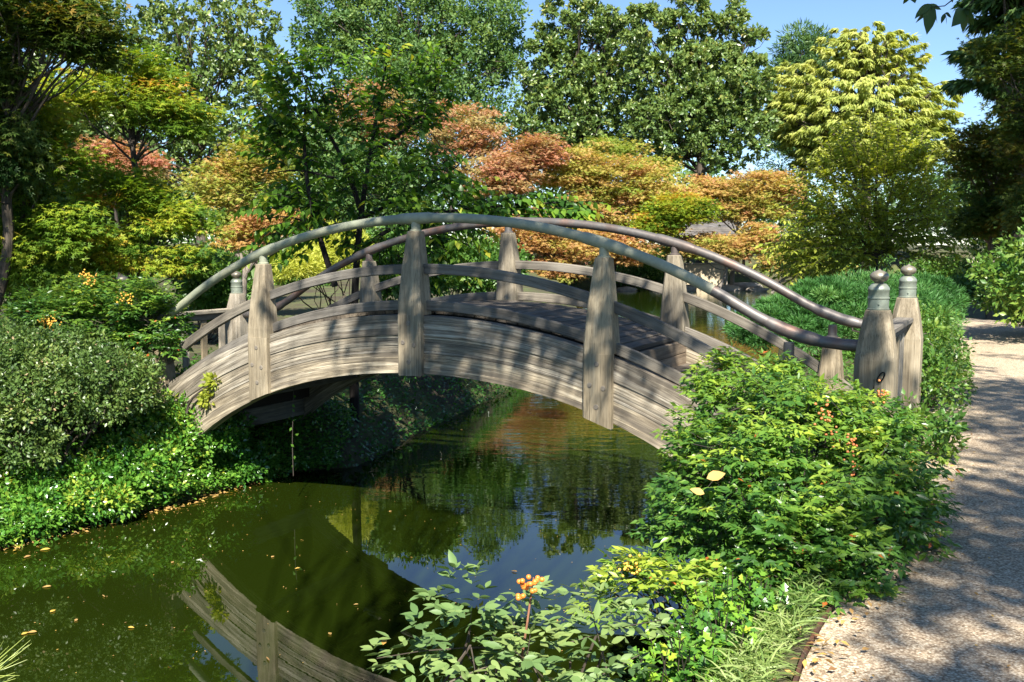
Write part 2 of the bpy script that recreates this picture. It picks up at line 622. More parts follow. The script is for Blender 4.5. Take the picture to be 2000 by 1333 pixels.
def make_shoot_tree(name, label, base, stems, shoots, L, leaf, mat, seed, cat='tree', bark='bark', nleaf=9, parts=0, tpl=None, tkey='', hue0=.5, droop=.5, group=None, wide=.5, twig=.004, hang=.6, trunk=None, huefun=None, tipgrow=0.0):
    """stems: list of polylines with radii [(P, r0, r1)...]; shoots: (P0, dir) arrays; leaves in two ranks on arching shoots"""
    rng = np.random.default_rng(seed)
    base = np.asarray(base, float)
    root = thing(name, base, label, cat, group)
    S0, SD = shoots
    n = len(S0)
    K = nleaf
    LL = L * rng.uniform(.6, 1.3, n)
    t = np.linspace(.12, 1, K)
    g = np.array([0, 0, -1.0]) * droop
    path = S0[:, None] + SD[:, None] * (t[None, :, None] * LL[:, None, None]) + g * (t ** 2)[None, :, None] * LL[:, None, None] * .55
    tang = unit(SD[:, None] + 2 * g * t[None, :, None] * .55)
    side = unit(np.cross(tang, np.array([0, 0, 1.0])) + 1e-4)
    sgn = np.where(np.arange(K) % 2 == 0, 1.0, -1.0)[None, :, None]
    D = unit(side * sgn * .8 + tang * .55 + np.array([0, 0, -hang]) + rng.normal(size=path.shape) * .28)
    N = np.array([0, 0, 1.0]) + side * sgn * .35 + rng.normal(size=path.shape) * .3
    P = path.reshape(-1, 3)
    D, N = D.reshape(-1, 3), N.reshape(-1, 3)
    m = len(P)
    l = leaf * rng.uniform(.65, 1.2, m)
    hue = hue0 + np.repeat(rng.normal(size=n) * .12, K) + rng.normal(size=m) * .1
    hue = hue + np.tile(tipgrow * (t - .5), n)
    if huefun is not None:
        hue = hue + huefun(P)
    if tpl is None:
        tpl = tpl_leaf()
    keep = np.ones(m, bool)
    if parts:
        keep = ~leaf_parts(root, P, D, N, l * wide, l, hue, tpl, tkey or name, mat, parts)
    me = leaves_mesh('foliage', (P - base)[keep], D[keep], N[keep], (l * wide)[keep], l[keep], hue[keep], tpl)
    tag(link('foliage', me, mat, root), kind='stuff')
    mb = MB()
    for PP, r0, r1 in stems:
        mb.tube(PP, np.linspace(r0, r1, len(PP)), 8)
    mb.build('trunk', bark, root, smooth=True)
    tb = MB()
    for i in range(n):
        tb.tube(np.concatenate([S0[i:i + 1], path[i, ::3]]), twig, 3)
    tb.build('twigs', bark, root, kind='stuff')
    return root


# ------------------------------------------------------------------ material list
wood_mat('post_wood', (.165, .138, .096), (.30, .255, .18), (.44, .385, .29), .95, split_amt=.5)
wood_mat('beam_wood', (.09, .075, .056), (.305, .265, .20), (.60, .545, .435), 1.25, fine=.7, streak=(.125, .105, .08))
wood_mat('rail_wood', (.105, .095, .08), (.185, .168, .142), (.285, .262, .222), 1.0)
wood_mat('deck_wood', (.075, .064, .052), (.14, .12, .098), (.235, .205, .168), 1.0)
wood_mat('riser_wood', (.14, .11, .08), (.25, .20, .15), (.36, .31, .24), 1.0)
wood_mat('pale_wood', (.26, .225, .18), (.42, .38, .31), (.56, .52, .45), 1.0)
wood_mat('red_wood', (.16, .06, .035), (.27, .12, .07), (.34, .19, .12), 1.0)
wood_mat('bark', (.03, .024, .02), (.075, .062, .05), (.15, .13, .11), 0.9)
wood_mat('dark_bark', (.008, .007, .006), (.02, .017, .015), (.05, .044, .038), 0.9)
wood_mat('pale_bark', (.12, .10, .085), (.24, .21, .18), (.38, .34, .30), 0.9)
wood_mat('shingle_wood', (.05, .048, .05), (.12, .115, .115), (.26, .25, .25), 1.0)
plain_mat('plug_wood', (.23, .20, .155), .9, var=(.12, .10, .08), scale=30)
plain_mat('dark_gap', (.02, .017, .013), .95)
plain_mat('iron', (.03, .028, .027), .5, .8)
plain_mat('sign_white', (.62, .70, .74), .5)
plain_mat('steel_edging', (.06, .04, .03), .8, .3, var=(.13, .055, .03), scale=12)
plain_mat('berry_red', (.50, .12, .04), .35, var=(.42, .20, .06), scale=40)
plain_mat('berry_yellow', (.75, .42, .06), .4)
plain_mat('berry_orange', (.72, .21, .035), .25)
plain_mat('stucco', (.55, .46, .32), .9, var=(.42, .34, .23), scale=3)
plain_mat('rock', (.40, .35, .28), .9, var=(.17, .145, .12), scale=2.5, bump=.05)
plain_mat('soil', (.085, .062, .04), .95, var=(.035, .026, .018), scale=5, bump=.02)


def metal_pipe(name, a, b, c, rough, metal):
    k = NT(name)
    tc = k.node('ShaderNodeTexCoord').outputs['Object']
    n = k.noise(tc, 2.2, 5, .6)
    n2 = k.noise(tc, 30, 4, .6)
    col = k.ramp(n, [(.35, a), (.5, b), (.68, c)])
    k.set(k.b.inputs['Base Color'], k.mix(.25, col, k.ramp(n2, [(.3, (.4, .4, .4)), (.7, (1.2, 1.2, 1.2))]), 'MULTIPLY'))
    k.b.inputs['Metallic'].default_value = metal
    k.set(k.b.inputs['Roughness'], k.math('ADD', k.math('MULTIPLY', n2, .2), rough))
    return k.m


metal_pipe('verdigris_pipe', (.22, .235, .165), (.31, .315, .22), (.40, .375, .25), .45, .0)
metal_pipe('bronze_pipe', (.13, .10, .085), (.15, .14, .13), (.24, .13, .09), .42, .5)
metal_pipe('verdigris_cap', (.20, .235, .19), (.27, .30, .235), (.20, .16, .10), .36, .45)
metal_pipe('bronze_ball', (.30, .23, .15), (.28, .25, .19), (.38, .32, .22), .34, .55)


def path_material():
    k = NT('aggregate')
    tc = k.node('ShaderNodeTexCoord').outputs['Object']
    v = k.node('ShaderNodeTexVoronoi')
    k.set(v.inputs['Vector'], tc)
    v.inputs['Scale'].default_value = 95
    cell = k.node('ShaderNodeSeparateColor')
    k.set(cell.inputs[0], v.outputs['Color'])
    peb = k.ramp(cell.outputs[0], [(0.0, (.22, .16, .10)), (.35, (.43, .34, .235)), (.7, (.56, .46, .33)), (1.0, (.70, .62, .48))])
    gap = k.ramp(v.outputs['Distance'], [(.25, (1, 1, 1)), (.75, (.6, .55, .5))])
    col = k.mix(1.0, peb, gap, 'MULTIPLY')
    n = k.noise(tc, 1.1, 5, .6)
    col = k.mix(.6, col, k.ramp(n, [(.3, (.72, .70, .67)), (.7, (1.12, 1.10, 1.07))]), 'MULTIPLY')
    k.set(k.b.inputs['Base Color'], col)
    k.b.inputs['Roughness'].default_value = .85
    k.bump(k.ramp(v.outputs['Distance'], [(0, (1, 1, 1)), (.8, (0, 0, 0))]), .6, .004)


path_material()


def water_material():
    k = NT('pond_water')
    geo = k.node('ShaderNodeNewGeometry').outputs['Position']
    k.b.inputs['Base Color'].default_value = (.0095, .016, .0014, 1)
    k.b.inputs['Roughness'].default_value = .012
    k.b.inputs['IOR'].default_value = 1.5
    k.b.inputs['Specular IOR Level'].default_value = .8
    n1 = k.noise(k.vscale(geo, (1.0, 2.2, 1)), 2.6, 3, .5)
    n2 = k.noise(k.vscale(geo, (1.0, 2.6, 1)), .7, 2, .5)
    sep = k.node('ShaderNodeSeparateXYZ')
    k.set(sep.inputs[0], geo)
    far = k.node('ShaderNodeMapRange')
    k.set(far.inputs['Value'], sep.outputs['Y'])
    for i, v in ((1, 9.0), (2, 13.0), (3, .05), (4, 1.0)):
        far.inputs[i].default_value = v
    hgt = k.math('MULTIPLY', k.math('ADD', n1, k.math('MULTIPLY', n2, 1.2)), far.outputs[0])
    k.bump(hgt, .30, .012)


water_material()

# foliage palettes
G = rgb
leaf_mat('nandina_leaf', [(0, (.03, .085, .016)), (.35, (.065, .165, .024)), (.65, (.17, .29, .035)), (.95, (.36, .43, .05)), (.97, (.46, .22, .035)), (1, (.46, .13, .03))], .36, .36, .55)
leaf_mat('nandina_grey_leaf', [(0, (.055, .115, .034)), (.5, (.125, .205, .062)), (.95, (.22, .29, .085)), (.97, (.46, .34, .08)), (1, (.45, .25, .06))], .22, .5, .45, 1.0)
leaf_mat('nandina_red_leaf', [(0, (.09, .11, .02)), (.4, (.20, .15, .02)), (1, (.45, .09, .03))], .35, .45)
leaf_mat('ivy_leaf', [(0, (.025, .085, .014)), (.5, (.06, .185, .022)), (.85, (.17, .33, .04)), (1, (.42, .44, .06))], .30, .24, .65)
leaf_mat('azalea_leaf', [(0, (.045, .09, .02)), (.5, (.095, .165, .035)), (.85, (.19, .25, .055)), (1, (.42, .30, .16))], .24, .4, .5)
leaf_mat('holly_leaf', [(0, (.03, .09, .022)), (.5, (.08, .21, .03)), (.8, (.24, .42, .04)), (1, (.42, .50, .05))], .3, .28, .6)
leaf_mat('grass_blade', [(0, (.12, .20, .05)), (.5, (.27, .36, .10)), (1, (.55, .56, .30))], .35, .5)
leaf_mat('magnolia_leaf', [(0, (.05, .095, .024)), (.45, (.11, .18, .042)), (.8, (.22, .28, .07)), (1, (.36, .31, .09))], .26, .36, .5)
leaf_mat('oak_leaf', [(0, (.045, .10, .03)), (.5, (.09, .175, .045)), (1, (.19, .26, .06))], .34, .5, .35)
leaf_mat('cherry_leaf', [(0, (.025, .075, .010)), (.5, (.06, .15, .016)), (.85, (.18, .31, .028)), (1, (.38, .38, .04))], .45, .40, .45)
leaf_mat('cypress_leaf', [(0, (.15, .21, .045)), (.45, (.32, .375, .085)), (1, (.50, .51, .15))], .40, .6, .25)
leaf_mat('pine_needle', [(0, (.03, .08, .025)), (.5, (.065, .14, .035)), (1, (.13, .20, .05))], .25, .5)
leaf_mat('juniper_needle', [(0, (.03, .10, .022)), (.5, (.065, .185, .04)), (1, (.20, .34, .09))], .3, .55, .3)
leaf_mat('maple_green_leaf', [(0, (.05, .12, .015)), (.4, (.15, .25, .022)), (.75, (.34, .38, .035)), (1, (.50, .24, .045))], .45, .5, .3)
leaf_mat('maple_orange_leaf', [(0, (.22, .30, .05)), (.3, (.35, .35, .075)), (.6, (.45, .31, .10)), (1, (.42, .205, .10))], .40, .55, .25)
leaf_mat('maple_red_leaf', [(0, (.36, .30, .12)), (.5, (.43, .22, .13)), (1, (.42, .13, .10))], .40, .55, .25)
leaf_mat('maple_dark_leaf', [(0, (.03, .075, .014)), (.5, (.085, .12, .016)), (1, (.24, .14, .02))], .4, .5, .3)
leaf_mat('lime_leaf', [(0, (.10, .16, .022)), (.5, (.25, .32, .04)), (1, (.46, .48, .07))], .42, .42, .4)
leaf_mat('shrub_leaf', [(0, (.035, .10, .02)), (.5, (.085, .19, .03)), (1, (.24, .32, .05))], .32, .4, .45)
leaf_mat('golden_leaf', [(0, (.30, .36, .05)), (.5, (.46, .50, .08)), (1, (.58, .56, .14))], .42, .5, .3)
leaf_mat('dry_leaf', [(0, (.22, .12, .05)), (.5, (.45, .28, .10)), (1, (.62, .40, .08))], .25, .6, .3)
leaf_mat('canopy_leaf', [(0, (.03, .07, .02)), (1, (.08, .13, .03))], .25, .5, .3)

# ------------------------------------------------------------------ ground and water
POND = np.array([(-40, -2), (-9, 3.5), (-6.6, 6.6), (-4.77, 8.8), (-3.6, 10.4), (-2.9, 11.7), (-1.95, 12.0), (-1.35, 14.3), (-.2, 17.9), (1.2, 24), (2.6, 32), (3.0, 42), (2.0, 52), (3.5, 62), (9, 65.5),
                 (16, 65.0), (21, 72), (29, 79), (36, 78), (30, 66), (24, 52), (17, 38), (11, 27), (6.2, 19), (3.0, 13.0), (1.9, 10.2), (1.55, 8.2), (1.25, 6.7), (.85, 5.4), (.2, 4.2), (-.5, 3.0), (-1.3, 1.5), (-3, -1.5), (-12, -12), (-40, -14)], float)
PATH_L = np.array([(.35, -6), (.40, -3), (.50, 0), (.72, 2.2), (.99, 3.42), (1.42, 4.08), (1.83, 4.69), (2.32, 5.5), (2.78, 6.35), (3.75, 8.5), (4.95, 11.0), (6.15, 13.5), (7.25, 16.0), (7.95, 17.7), (8.1, 19.0), (7.4, 20.4), (6.2, 21.4)], float)
PATH_R = np.array([(3.0, -6), (3.1, -3), (3.25, 0), (3.5, 2.2), (3.9, 3.3), (4.45, 4.1), (5.1, 5.0), (5.8, 6.0), (6.6, 7.4), (7.5, 9.2), (8.4, 11.4), (9.3, 13.8), (10.2, 16.6), (10.6, 19.2), (9.6, 21.4), (7.2, 23.2)], float)


def poly_sd(P, Q):
    """signed distance to a polygon, negative inside; P (n,2)"""
    d = np.full(len(P), 1e9)
    ins = np.zeros(len(P), bool)
    k = len(Q)
    for i in range(k):
        a, b = Q[i], Q[(i + 1) % k]
        e = b - a
        w = P - a
        t = np.clip((w @ e) / (e @ e), 0, 1)
        d = np.minimum(d, np.hypot(*(w - t[:, None] * e).T))
        c1 = (P[:, 1] >= a[1]) != (P[:, 1] >= b[1])
        with np.errstate(divide='ignore', invalid='ignore'):
            xx = a[0] + (P[:, 1] - a[1]) / (b[1] - a[1]) * e[0]
        ins ^= c1 & (P[:, 0] < xx)
    return np.where(ins, -d, d)


def smooth(t):
    t = np.clip(t, 0, 1)
    return t * t * (3 - 2 * t)


def wobble(x, y):
    return (np.sin(x * 1.7 + y * .9) + np.sin(x * .63 - y * 1.31 + 1.3) + np.sin(x * 3.1 + 2.0) * np.sin(y * 2.7) * .6) / 2.6


def ground_z(x, y):
    x, y = np.asarray(x, float), np.asarray(y, float)
    sh = x.shape
    P = np.stack([x.ravel(), y.ravel()], 1)
    sd = poly_sd(P, POND)
    X, Y = P[:, 0], P[:, 1]
    left = smooth((-X - .5 + Y * .02) / 3)
    H = -.12 * left + .10 * wobble(X * .5, Y * .5) * smooth((np.hypot(X - 2, Y - 5) - 5) / 6)
    H += 1.0 * smooth((Y - 62) / 25) + .6 * left * smooth((Y - 18) / 30)
    wdt = 1.15 + .5 * left
    z = WATER_Z - .06 + (H - WATER_Z + .06) * smooth(sd / wdt + .02) ** .8
    z = np.where(sd < 0, WATER_Z - .06 - np.minimum(-sd * .8, 1.1), z)
    pd = poly_sd(P, PATH_POLY)
    z = np.where(pd < .35, z * smooth((pd - .02) / .33) + 0.0 * z, z)
    return z.reshape(sh)


PATH_POLY = np.concatenate([PATH_L, PATH_R[::-1]])
gx = np.concatenate([np.linspace(-120, -14, 40)[:-1], np.linspace(-14, 14, 187)[:-1], np.linspace(14, 130, 50)])
gy = np.concatenate([np.linspace(-40, -8, 20)[:-1], np.linspace(-8, 24, 214)[:-1], np.linspace(24, 90, 90)[:-1], np.linspace(90, 400, 16)])
GX, GY = np.meshgrid(gx, gy)
GZ = ground_z(GX, GY)
nx, ny = len(gx), len(gy)
ii = np.arange(ny - 1)[:, None] * nx + np.arange(nx - 1)[None]
quad = np.stack([ii, ii + 1, ii + nx + 1, ii + nx], -1).reshape(-1, 4)
kg = NT('ground_soil')
geo = kg.node('ShaderNodeNewGeometry').outputs['Position']
nn = kg.noise(geo, 1.3, 6, .65)
nn2 = kg.noise(geo, 22, 4, .7)
cc = kg.ramp(nn, [(.35, (.055, .042, .026)), (.5, (.075, .075, .028)), (.66, (.085, .12, .03))])
kg.set(kg.b.inputs['Base Color'], kg.mix(.7, cc, kg.ramp(nn2, [(.35, (.45, .42, .4)), (.7, (1.25, 1.2, 1.1))]), 'MULTIPLY'))
kg.b.inputs['Roughness'].default_value = .95
kg.bump(nn2, .8, .03)
tag(link('ground', fast_mesh('ground', np.stack([GX, GY, GZ], -1).reshape(-1, 3), quad, smooth=True), 'ground_soil'), kind='structure')
wv = np.array([(-60, -16, WATER_Z), (60, -16, WATER_Z), (60, 92, WATER_Z), (-60, 92, WATER_Z)], float)
tag(link('pond_water', fast_mesh('pond_water', wv, np.array([(0, 1, 2, 3)])), 'pond_water'), kind='structure')


def resample(P, n):
    P = np.asarray(P, float)
    s = np.concatenate([[0], np.cumsum(np.linalg.norm(np.diff(P, axis=0), axis=1))])
    # Catmull-like smoothing through a dense linear sample followed by averaging
    t = np.linspace(0, s[-1], n)
    Q = np.stack([np.interp(t, s, P[:, i]) for i in range(P.shape[1])], 1)
    for _ in range(6):
        Q[1:-1] = (Q[:-2] + 2 * Q[1:-1] + Q[2:]) / 4
    return Q


pl, pr = resample(PATH_L, 90), resample(PATH_R, 90)
V = []
for a, b in zip(pl, pr):
    for t in np.linspace(0, 1, 9):
        p = a + (b - a) * t
        V.append((p[0], p[1], .016 + .012 * math.sin(PI * t)))
k9 = 9
quad = np.array([(i * k9 + j, i * k9 + j + 1, (i + 1) * k9 + j + 1, (i + 1) * k9 + j) for i in range(89) for j in range(8)])
tag(link('footpath', fast_mesh('footpath', np.array(V), quad, smooth=True), 'aggregate'), kind='structure')
mb = MB()
e3 = np.c_[pl, np.full(len(pl), .006)]
tn = unit(np.gradient(e3, axis=0))
nrm = np.stack([-tn[:, 1], tn[:, 0], 0 * tn[:, 0]], 1)
mb.sweep(e3 + nrm * .012, nrm, np.tile([0, 0, 1.0], (len(e3), 1)), [(-.006, -.12), (.006, -.12), (.006, .028), (-.006, .028)])
tag(mb.build('path_edging', 'steel_edging'), 'thin rusty steel edging strip along the water side of the footpath', 'edging')

# ------------------------------------------------------------------ the bridge
YAW = -0.5046
AX = np.array([math.cos(YAW), math.sin(YAW), 0])
NB = np.array([-math.sin(YAW), math.cos(YAW), 0])
UP = np.array([0, 0, 1.0])
BC = np.array([-.9415, 9.3233 * 1.0, 0])
BW = 1.861


def bp(s, lat, z):
    return BC + AX * s + NB * lat + UP * z


def q4(k):
    return lambda s: k[0] + k[1] * s + k[2] * s ** 2 + k[3] * s ** 4


rail_z = q4((1.890, .0250, -.0680, -.00125))
mid_z = q4((1.398, .018, -.0745, -.0008))
low_z = q4((1.040, .018, -.0745, -.0008))
top_z = q4((.945, .0116, -.0731, 0))
bot_z = q4((.369, .0335, -.0695, -.0027))
deck_z = lambda s: top_z(s) + .05


def arc_path(fz, s0, s1, n, lat):
    s = np.linspace(s0, s1, n)
    P = np.array([bp(a, lat, fz(a)) for a in s])
    T = unit(np.gradient(P, axis=0))
    B = unit(np.cross(np.tile(NB, (n, 1)) * -1, T))   # up-ish
    B = np.where((B[:, 2:3] < 0), -B, B)
    return P, np.tile(NB, (n, 1)), B


def rect(w, h, c=0.004):
    w, h = w / 2, h / 2
    return [(-w + c, -h), (w - c, -h), (w, -h + c), (w, h - c), (w - c, h), (-w + c, h), (-w, h - c), (-w, -h + c)]


bridge = thing('arched_bridge', BC, 'weathered wooden moon bridge with curved metal handrails arching over the green pond', 'bridge')
rngb = np.random.default_rng(5)
NL = 13
for side, lat in ((0, -.005), (1, BW + .005)):
    core = MB()
    s = np.linspace(-4.55, 4.55, 61)
    P = np.array([bp(a, lat, (top_z(a) + bot_z(a)) / 2) for a in s])
    hh = np.array([(top_z(a) - bot_z(a)) / 2 - .012 for a in s])
    for a in range(60):
        pass
    Vc, Gc = [], []
    for a in range(61):
        for dl, sg in ((-.062, -1), (.062, -1), (.062, 1), (-.062, 1)):
            Vc.append(P[a] + NB * dl + UP * sg * hh[a])
            Gc.append((s[a], dl, sg * hh[a]))
    Fc = [(i * 4 + j, i * 4 + (j + 1) % 4, (i + 1) * 4 + (j + 1) % 4, (i + 1) * 4 + j) for i in range(60) for j in range(4)] + [(3, 2, 1, 0), (240, 241, 242, 243)]
    core.add(Vc, Fc, Gc)
    beam = core.build('side_beam', 'dark_gap', bridge)
    cuts = np.concatenate([[0], np.cumsum(rngb.uniform(.6, 1.4, NL))])
    cuts /= cuts[-1]
    for i in range(NL):
        f0, f1 = cuts[i], cuts[i + 1]
        n = 56
        s = np.linspace(-4.6, 4.6, n)
        wob = rngb.normal() * .0025
        th = .145 + rngb.uniform(-.006, .006)
        gap = rngb.choice([.0004, .0006, .0009, .0022], p=[.35, .3, .2, .15])
        V, Gr = [], []
        prof = rect(th, 1.0, 0.0)
        for a in s:
            zb, zt = bot_z(a), top_z(a)
            z0, z1 = zb + (zt - zb) * f0 + gap, zb + (zt - zb) * f1 - gap
            c = .002
            for aa, zz in ((-th / 2 + c, z0), (th / 2 - c, z0), (th / 2, z0 + c), (th / 2, z1 - c), (th / 2 - c, z1), (-th / 2 + c, z1), (-th / 2, z1 - c), (-th / 2, z0 + c)):
                V.append(bp(a, lat + wob * (1 if side else -1) + aa, zz))
                Gr.append((a, aa, zz - (zb + zt) / 2))
        Fc = [(r * 8 + j, r * 8 + (j + 1) % 8, (r + 1) * 8 + (j + 1) % 8, (r + 1) * 8 + j) for r in range(n - 1) for j in range(8)]
        Fc += [tuple(range(8))[::-1], tuple(range((n - 1) * 8, n * 8))]
        m = MB()
        m.add(V, Fc, Gr)
        m.build('plank', 'beam_wood', beam)

# deck planks, steps, and added dark sheets that keep sky out of their gaps
DE = 2.13
npl = 36
for i in range(npl):
    s = -DE + (i + .5) * 2 * DE / npl
    sl = math.atan((deck_z(s + .02) - deck_z(s - .02)) / .04)
    ax = AX * math.cos(sl) + UP * math.sin(sl)
    up = np.cross(ax, NB) * -1 if np.cross(ax, NB)[2] < 0 else np.cross(ax, NB)
    m = MB()
    m.box(bp(s, BW / 2 + rngb.uniform(-.01, .01), deck_z(s) - .022 + rngb.uniform(-.003, .003)), NB, ax, up, (BW - .26, 2 * DE / npl - .012, .045), cham=.005)
    m.build('deck_plank', 'deck_wood', bridge)
for sg in (-1, 1):
    z = deck_z(sg * DE)
    se = sg * (DE + .02)
    for j in range(4):
        zt = z - .045 - .30 * j
        for b in range(2):
            m = MB()
            m.box(bp(se, BW / 2, zt - .065 - .128 * b), NB, UP, AX, (BW - .17, .122, .05), cham=.005)
            m.build('riser_board', 'riser_wood', bridge)
        se2 = se + sg * .42
        for b in range(3):
            m = MB()
            m.box(bp(se + sg * (.091 + .132 * b), BW / 2, zt - .266), NB, AX, UP, (BW - .17, .126, .045), cham=.005)
            m.build('step_tread', 'deck_wood', bridge)
        m = MB()  # added upright sheet behind the risers, blocks sky in the slots
        m.box(bp(se - sg * .036, BW / 2, zt - .17), NB, UP, AX, (BW - .165, .36, .016))
        m.build('sky_blocker', 'dark_gap', bridge)
        m = MB()  # added flat sheet beneath the treads, not a bridge part, blocks sky light
        m.box(bp(se + sg * .21, BW / 2, zt - .335), NB, AX, UP, (BW - .16, .44, .03))
        m.build('sky_blocker', 'dark_gap', bridge)
        se = se2
m = MB()  # added curved sheet below the planks, blocks sky through the deck gaps
s_ = np.linspace(-DE, DE, 24)
P_, N_, B_ = arc_path(lambda a: deck_z(a) - .062, -DE, DE, 24, BW / 2)
m.sweep(P_, N_, B_, [(-(BW - .3) / 2, -.012), ((BW - .3) / 2, -.012), ((BW - .3) / 2, .012), (-(BW - .3) / 2, .012)])
m.build('sky_blocker', 'dark_gap', bridge)
# joists under the deck
for s in (-3.1, -2.2, -1.2, -.25, .7, 1.6, 2.6):
    m = MB()
    m.box(bp(s, BW / 2, bot_z(s) + .16), NB, AX, UP, (BW - .16, .12, .22), cham=.006)
    m.build('cross_beam', 'rail_wood', bridge)


def frustum_post(mb, s, lat, z0, z1, ztaper, wa, wb, ta, tb, lat_c=0.0, cham=.018):
    """square timber with chamfered edges; straight to ztaper then narrowing to (ta, tb)"""
    lv = [(z0, wa, wb, lat_c), (ztaper, wa, wb, lat_c), (ztaper + (z1 - ztaper) * .5, wa + (ta - wa) * .42, wb + (tb - wb) * .42, lat_c * .55), (z1 - .006, ta, tb, 0), (z1, ta - .012, tb - .012, 0)]
    V, G_ = [], []
    for z, a, b, lc in lv:
        c = cham
        for p, q in ((-a / 2 + c, -b / 2), (a / 2 - c, -b / 2), (a / 2, -b / 2 + c), (a / 2, b / 2 - c), (a / 2 - c, b / 2), (-a / 2 + c, b / 2), (-a / 2, b / 2 - c), (-a / 2, -b / 2 + c)):
            V.append(bp(s + p, lat + lc + q, z))
            G_.append((z, p, q))
    n = len(lv)
    Fc = [(r * 8 + j, r * 8 + (j + 1) % 8, (r + 1) * 8 + (j + 1) % 8, (r + 1) * 8 + j) for r in range(n - 1) for j in range(8)]
    Fc += [tuple(range(8))[::-1], tuple(range((n - 1) * 8, n * 8))]
    mb.add(V, Fc, G_)


PIPE_R = .046
ZB = {-2.0: -.02, 0.0: .355, 2.0: .07}
plug_me = None
for side, lat in ((0, 0.0), (1, BW)):
    o_ = -1 if side == 0 else 1          # outward sign
    for s in (-2.0, 0.0, 2.0):
        m = MB()
        zt = rail_z(s) - .125
        frustum_post(m, s, lat, top_z(s) + .006, zt, top_z(s) + .10, .272, .215, .135, .135, o_ * .032)
        # outer half runs on down the face of the beam
        zb = ZB[s] if side == 0 else ZB[s]
        V, Gr = [], []
        for z in (zb, top_z(s) + .006):
            for p, q in ((-.136, .070), (.136, .070), (.136, .122), (.118, .139), (-.118, .139), (-.136, .122)):
                zz = z + (bot_z(s + p) - bot_z(s)) * (1 if z == zb else 0) - (.0 if z != zb else 0)
                V.append(bp(s + p, lat + o_ * (q + .006), zz))
                Gr.append((z, p, q))
        Fc = [(j, (j + 1) % 6, (j + 1) % 6 + 6, j + 6) for j in range(6)] + [(5, 4, 3, 2, 1, 0), (6, 7, 8, 9, 10, 11)]
        m.add(V, Fc, Gr)
        post = m.build('post', 'post_wood', bridge)
        zc = (zb + top_z(s)) / 2 + .04
        for dx, dz in ((0, .18), (-.065, -.01), (.065, -.03), (0, -.20)):
            pm = MB()
            pr_ = [(.0235, -.006), (.0235, .003), (.020, .0055), (.0, .006)]
            an = np.arange(14) * 2 * PI / 14
            V = [bp(s + dx + r * math.cos(a), lat + o_ * (.1455 + h), zc + dz + r * math.sin(a)) for r, h in pr_[:3] for a in an]
            Fc = [(i * 14 + j, i * 14 + (j + 1) % 14, (i + 1) * 14 + (j + 1) % 14, (i + 1) * 14 + j) for i in range(2) for j in range(14)] + [tuple(range(28, 42))]
            pm.add(V, Fc)
            pm.build('plug', 'plug_wood', post)
        # metal stand that carries the pipe
        m = MB()
        m.lathe(bp(s, lat, 0), [(.058, zt - .004), (.058, zt + .012), (.044, zt + .02), (.041, rail_z(s))], 18)
        m.build('rail_stand', 'verdigris_pipe' if side == 0 else 'bronze_pipe', bridge, smooth=True)
    # short newels where the rail levels out
    for s in (-3.62, 3.62):
        m = MB()
        zl = rail_z(s) - .02
        frustum_post(m, s, lat, -.35, zl - .12, zl - .62, .235, .20, .14, .13, 0)
        m.build('short_post', 'post_wood', bridge)
        m = MB()
        m.lathe(bp(s, lat, 0), [(.056, zl - .124), (.056, zl - .11), (.044, zl - .10), (.041, zl)], 18)
        m.build('rail_stand', 'bronze_pipe', bridge, smooth=True)
    # pipe rail
    s = np.linspace(-3.55, 3.55, 64)
    P = [bp(a, lat, rail_z(a)) for a in s]
    zr, zl_ = rail_z(3.62) - .02, rail_z(-3.62) - .02
    P = np.array([bp(-4.20, lat, zl_), bp(-4.05, lat, zl_), bp(-3.9, lat, zl_), bp(-3.74, lat, zl_ + .005)] + P[1:-1] + [bp(3.74, lat, zr + .005), bp(3.9, lat, zr), bp(4.05, lat, zr), bp(4.20, lat, zr)])
    for _ in range(3):
        P[1:-1] = (P[:-2] + 2 * P[1:-1] + P[2:]) / 4
    sq = np.array([(p - BC) @ AX for p in P])
    pipe = None
    for lo, hi, mt in ((-4.3, 2.05, 'verdigris_pipe' if side == 0 else 'bronze_pipe'), (1.98, 3.0, 'verdigris_pipe' if side == 0 else 'bronze_pipe'), (2.93, 4.3, 'bronze_pipe')):
        m = MB()
        m.tube(P[(sq >= lo) & (sq <= hi)], PIPE_R, 20)
        o = m.build('handrail', mt, bridge, smooth=True)
        pipe = pipe or o
    for s0 in (-2.0, 0.0, 2.0, -3.65, 3.65):
        ss = np.linspace(s0 - .21, s0 + .21, 9)
        m = MB()
        sp_ = np.array([(p - BC) @ AX for p in P])
        zp_ = np.array([p[2] for p in P])
        m.tube([bp(a, lat, np.interp(a, sp_, zp_)) for a in ss], [PIPE_R + .001] + [PIPE_R + .0085] * 7 + [PIPE_R + .001], 20)
        m.build('sleeve', 'verdigris_pipe' if side == 0 and abs(s0) < 3 else 'bronze_pipe', pipe, smooth=True)
    # two curved boards between the posts
    for fz, hgt in ((mid_z, .098), (low_z, .098)):
        for s0, s1 in ((-3.95, -2.09), (-1.93, -.08), (.08, 1.93), (2.09, 3.95)):
            P, N_, B_ = arc_path(fz, s0, s1, 16, lat + o_ * .0)
            m = MB()
            m.sweep(P, N_, B_, rect(.055, hgt, .007))
            m.build('guard_rail', 'rail_wood', bridge)

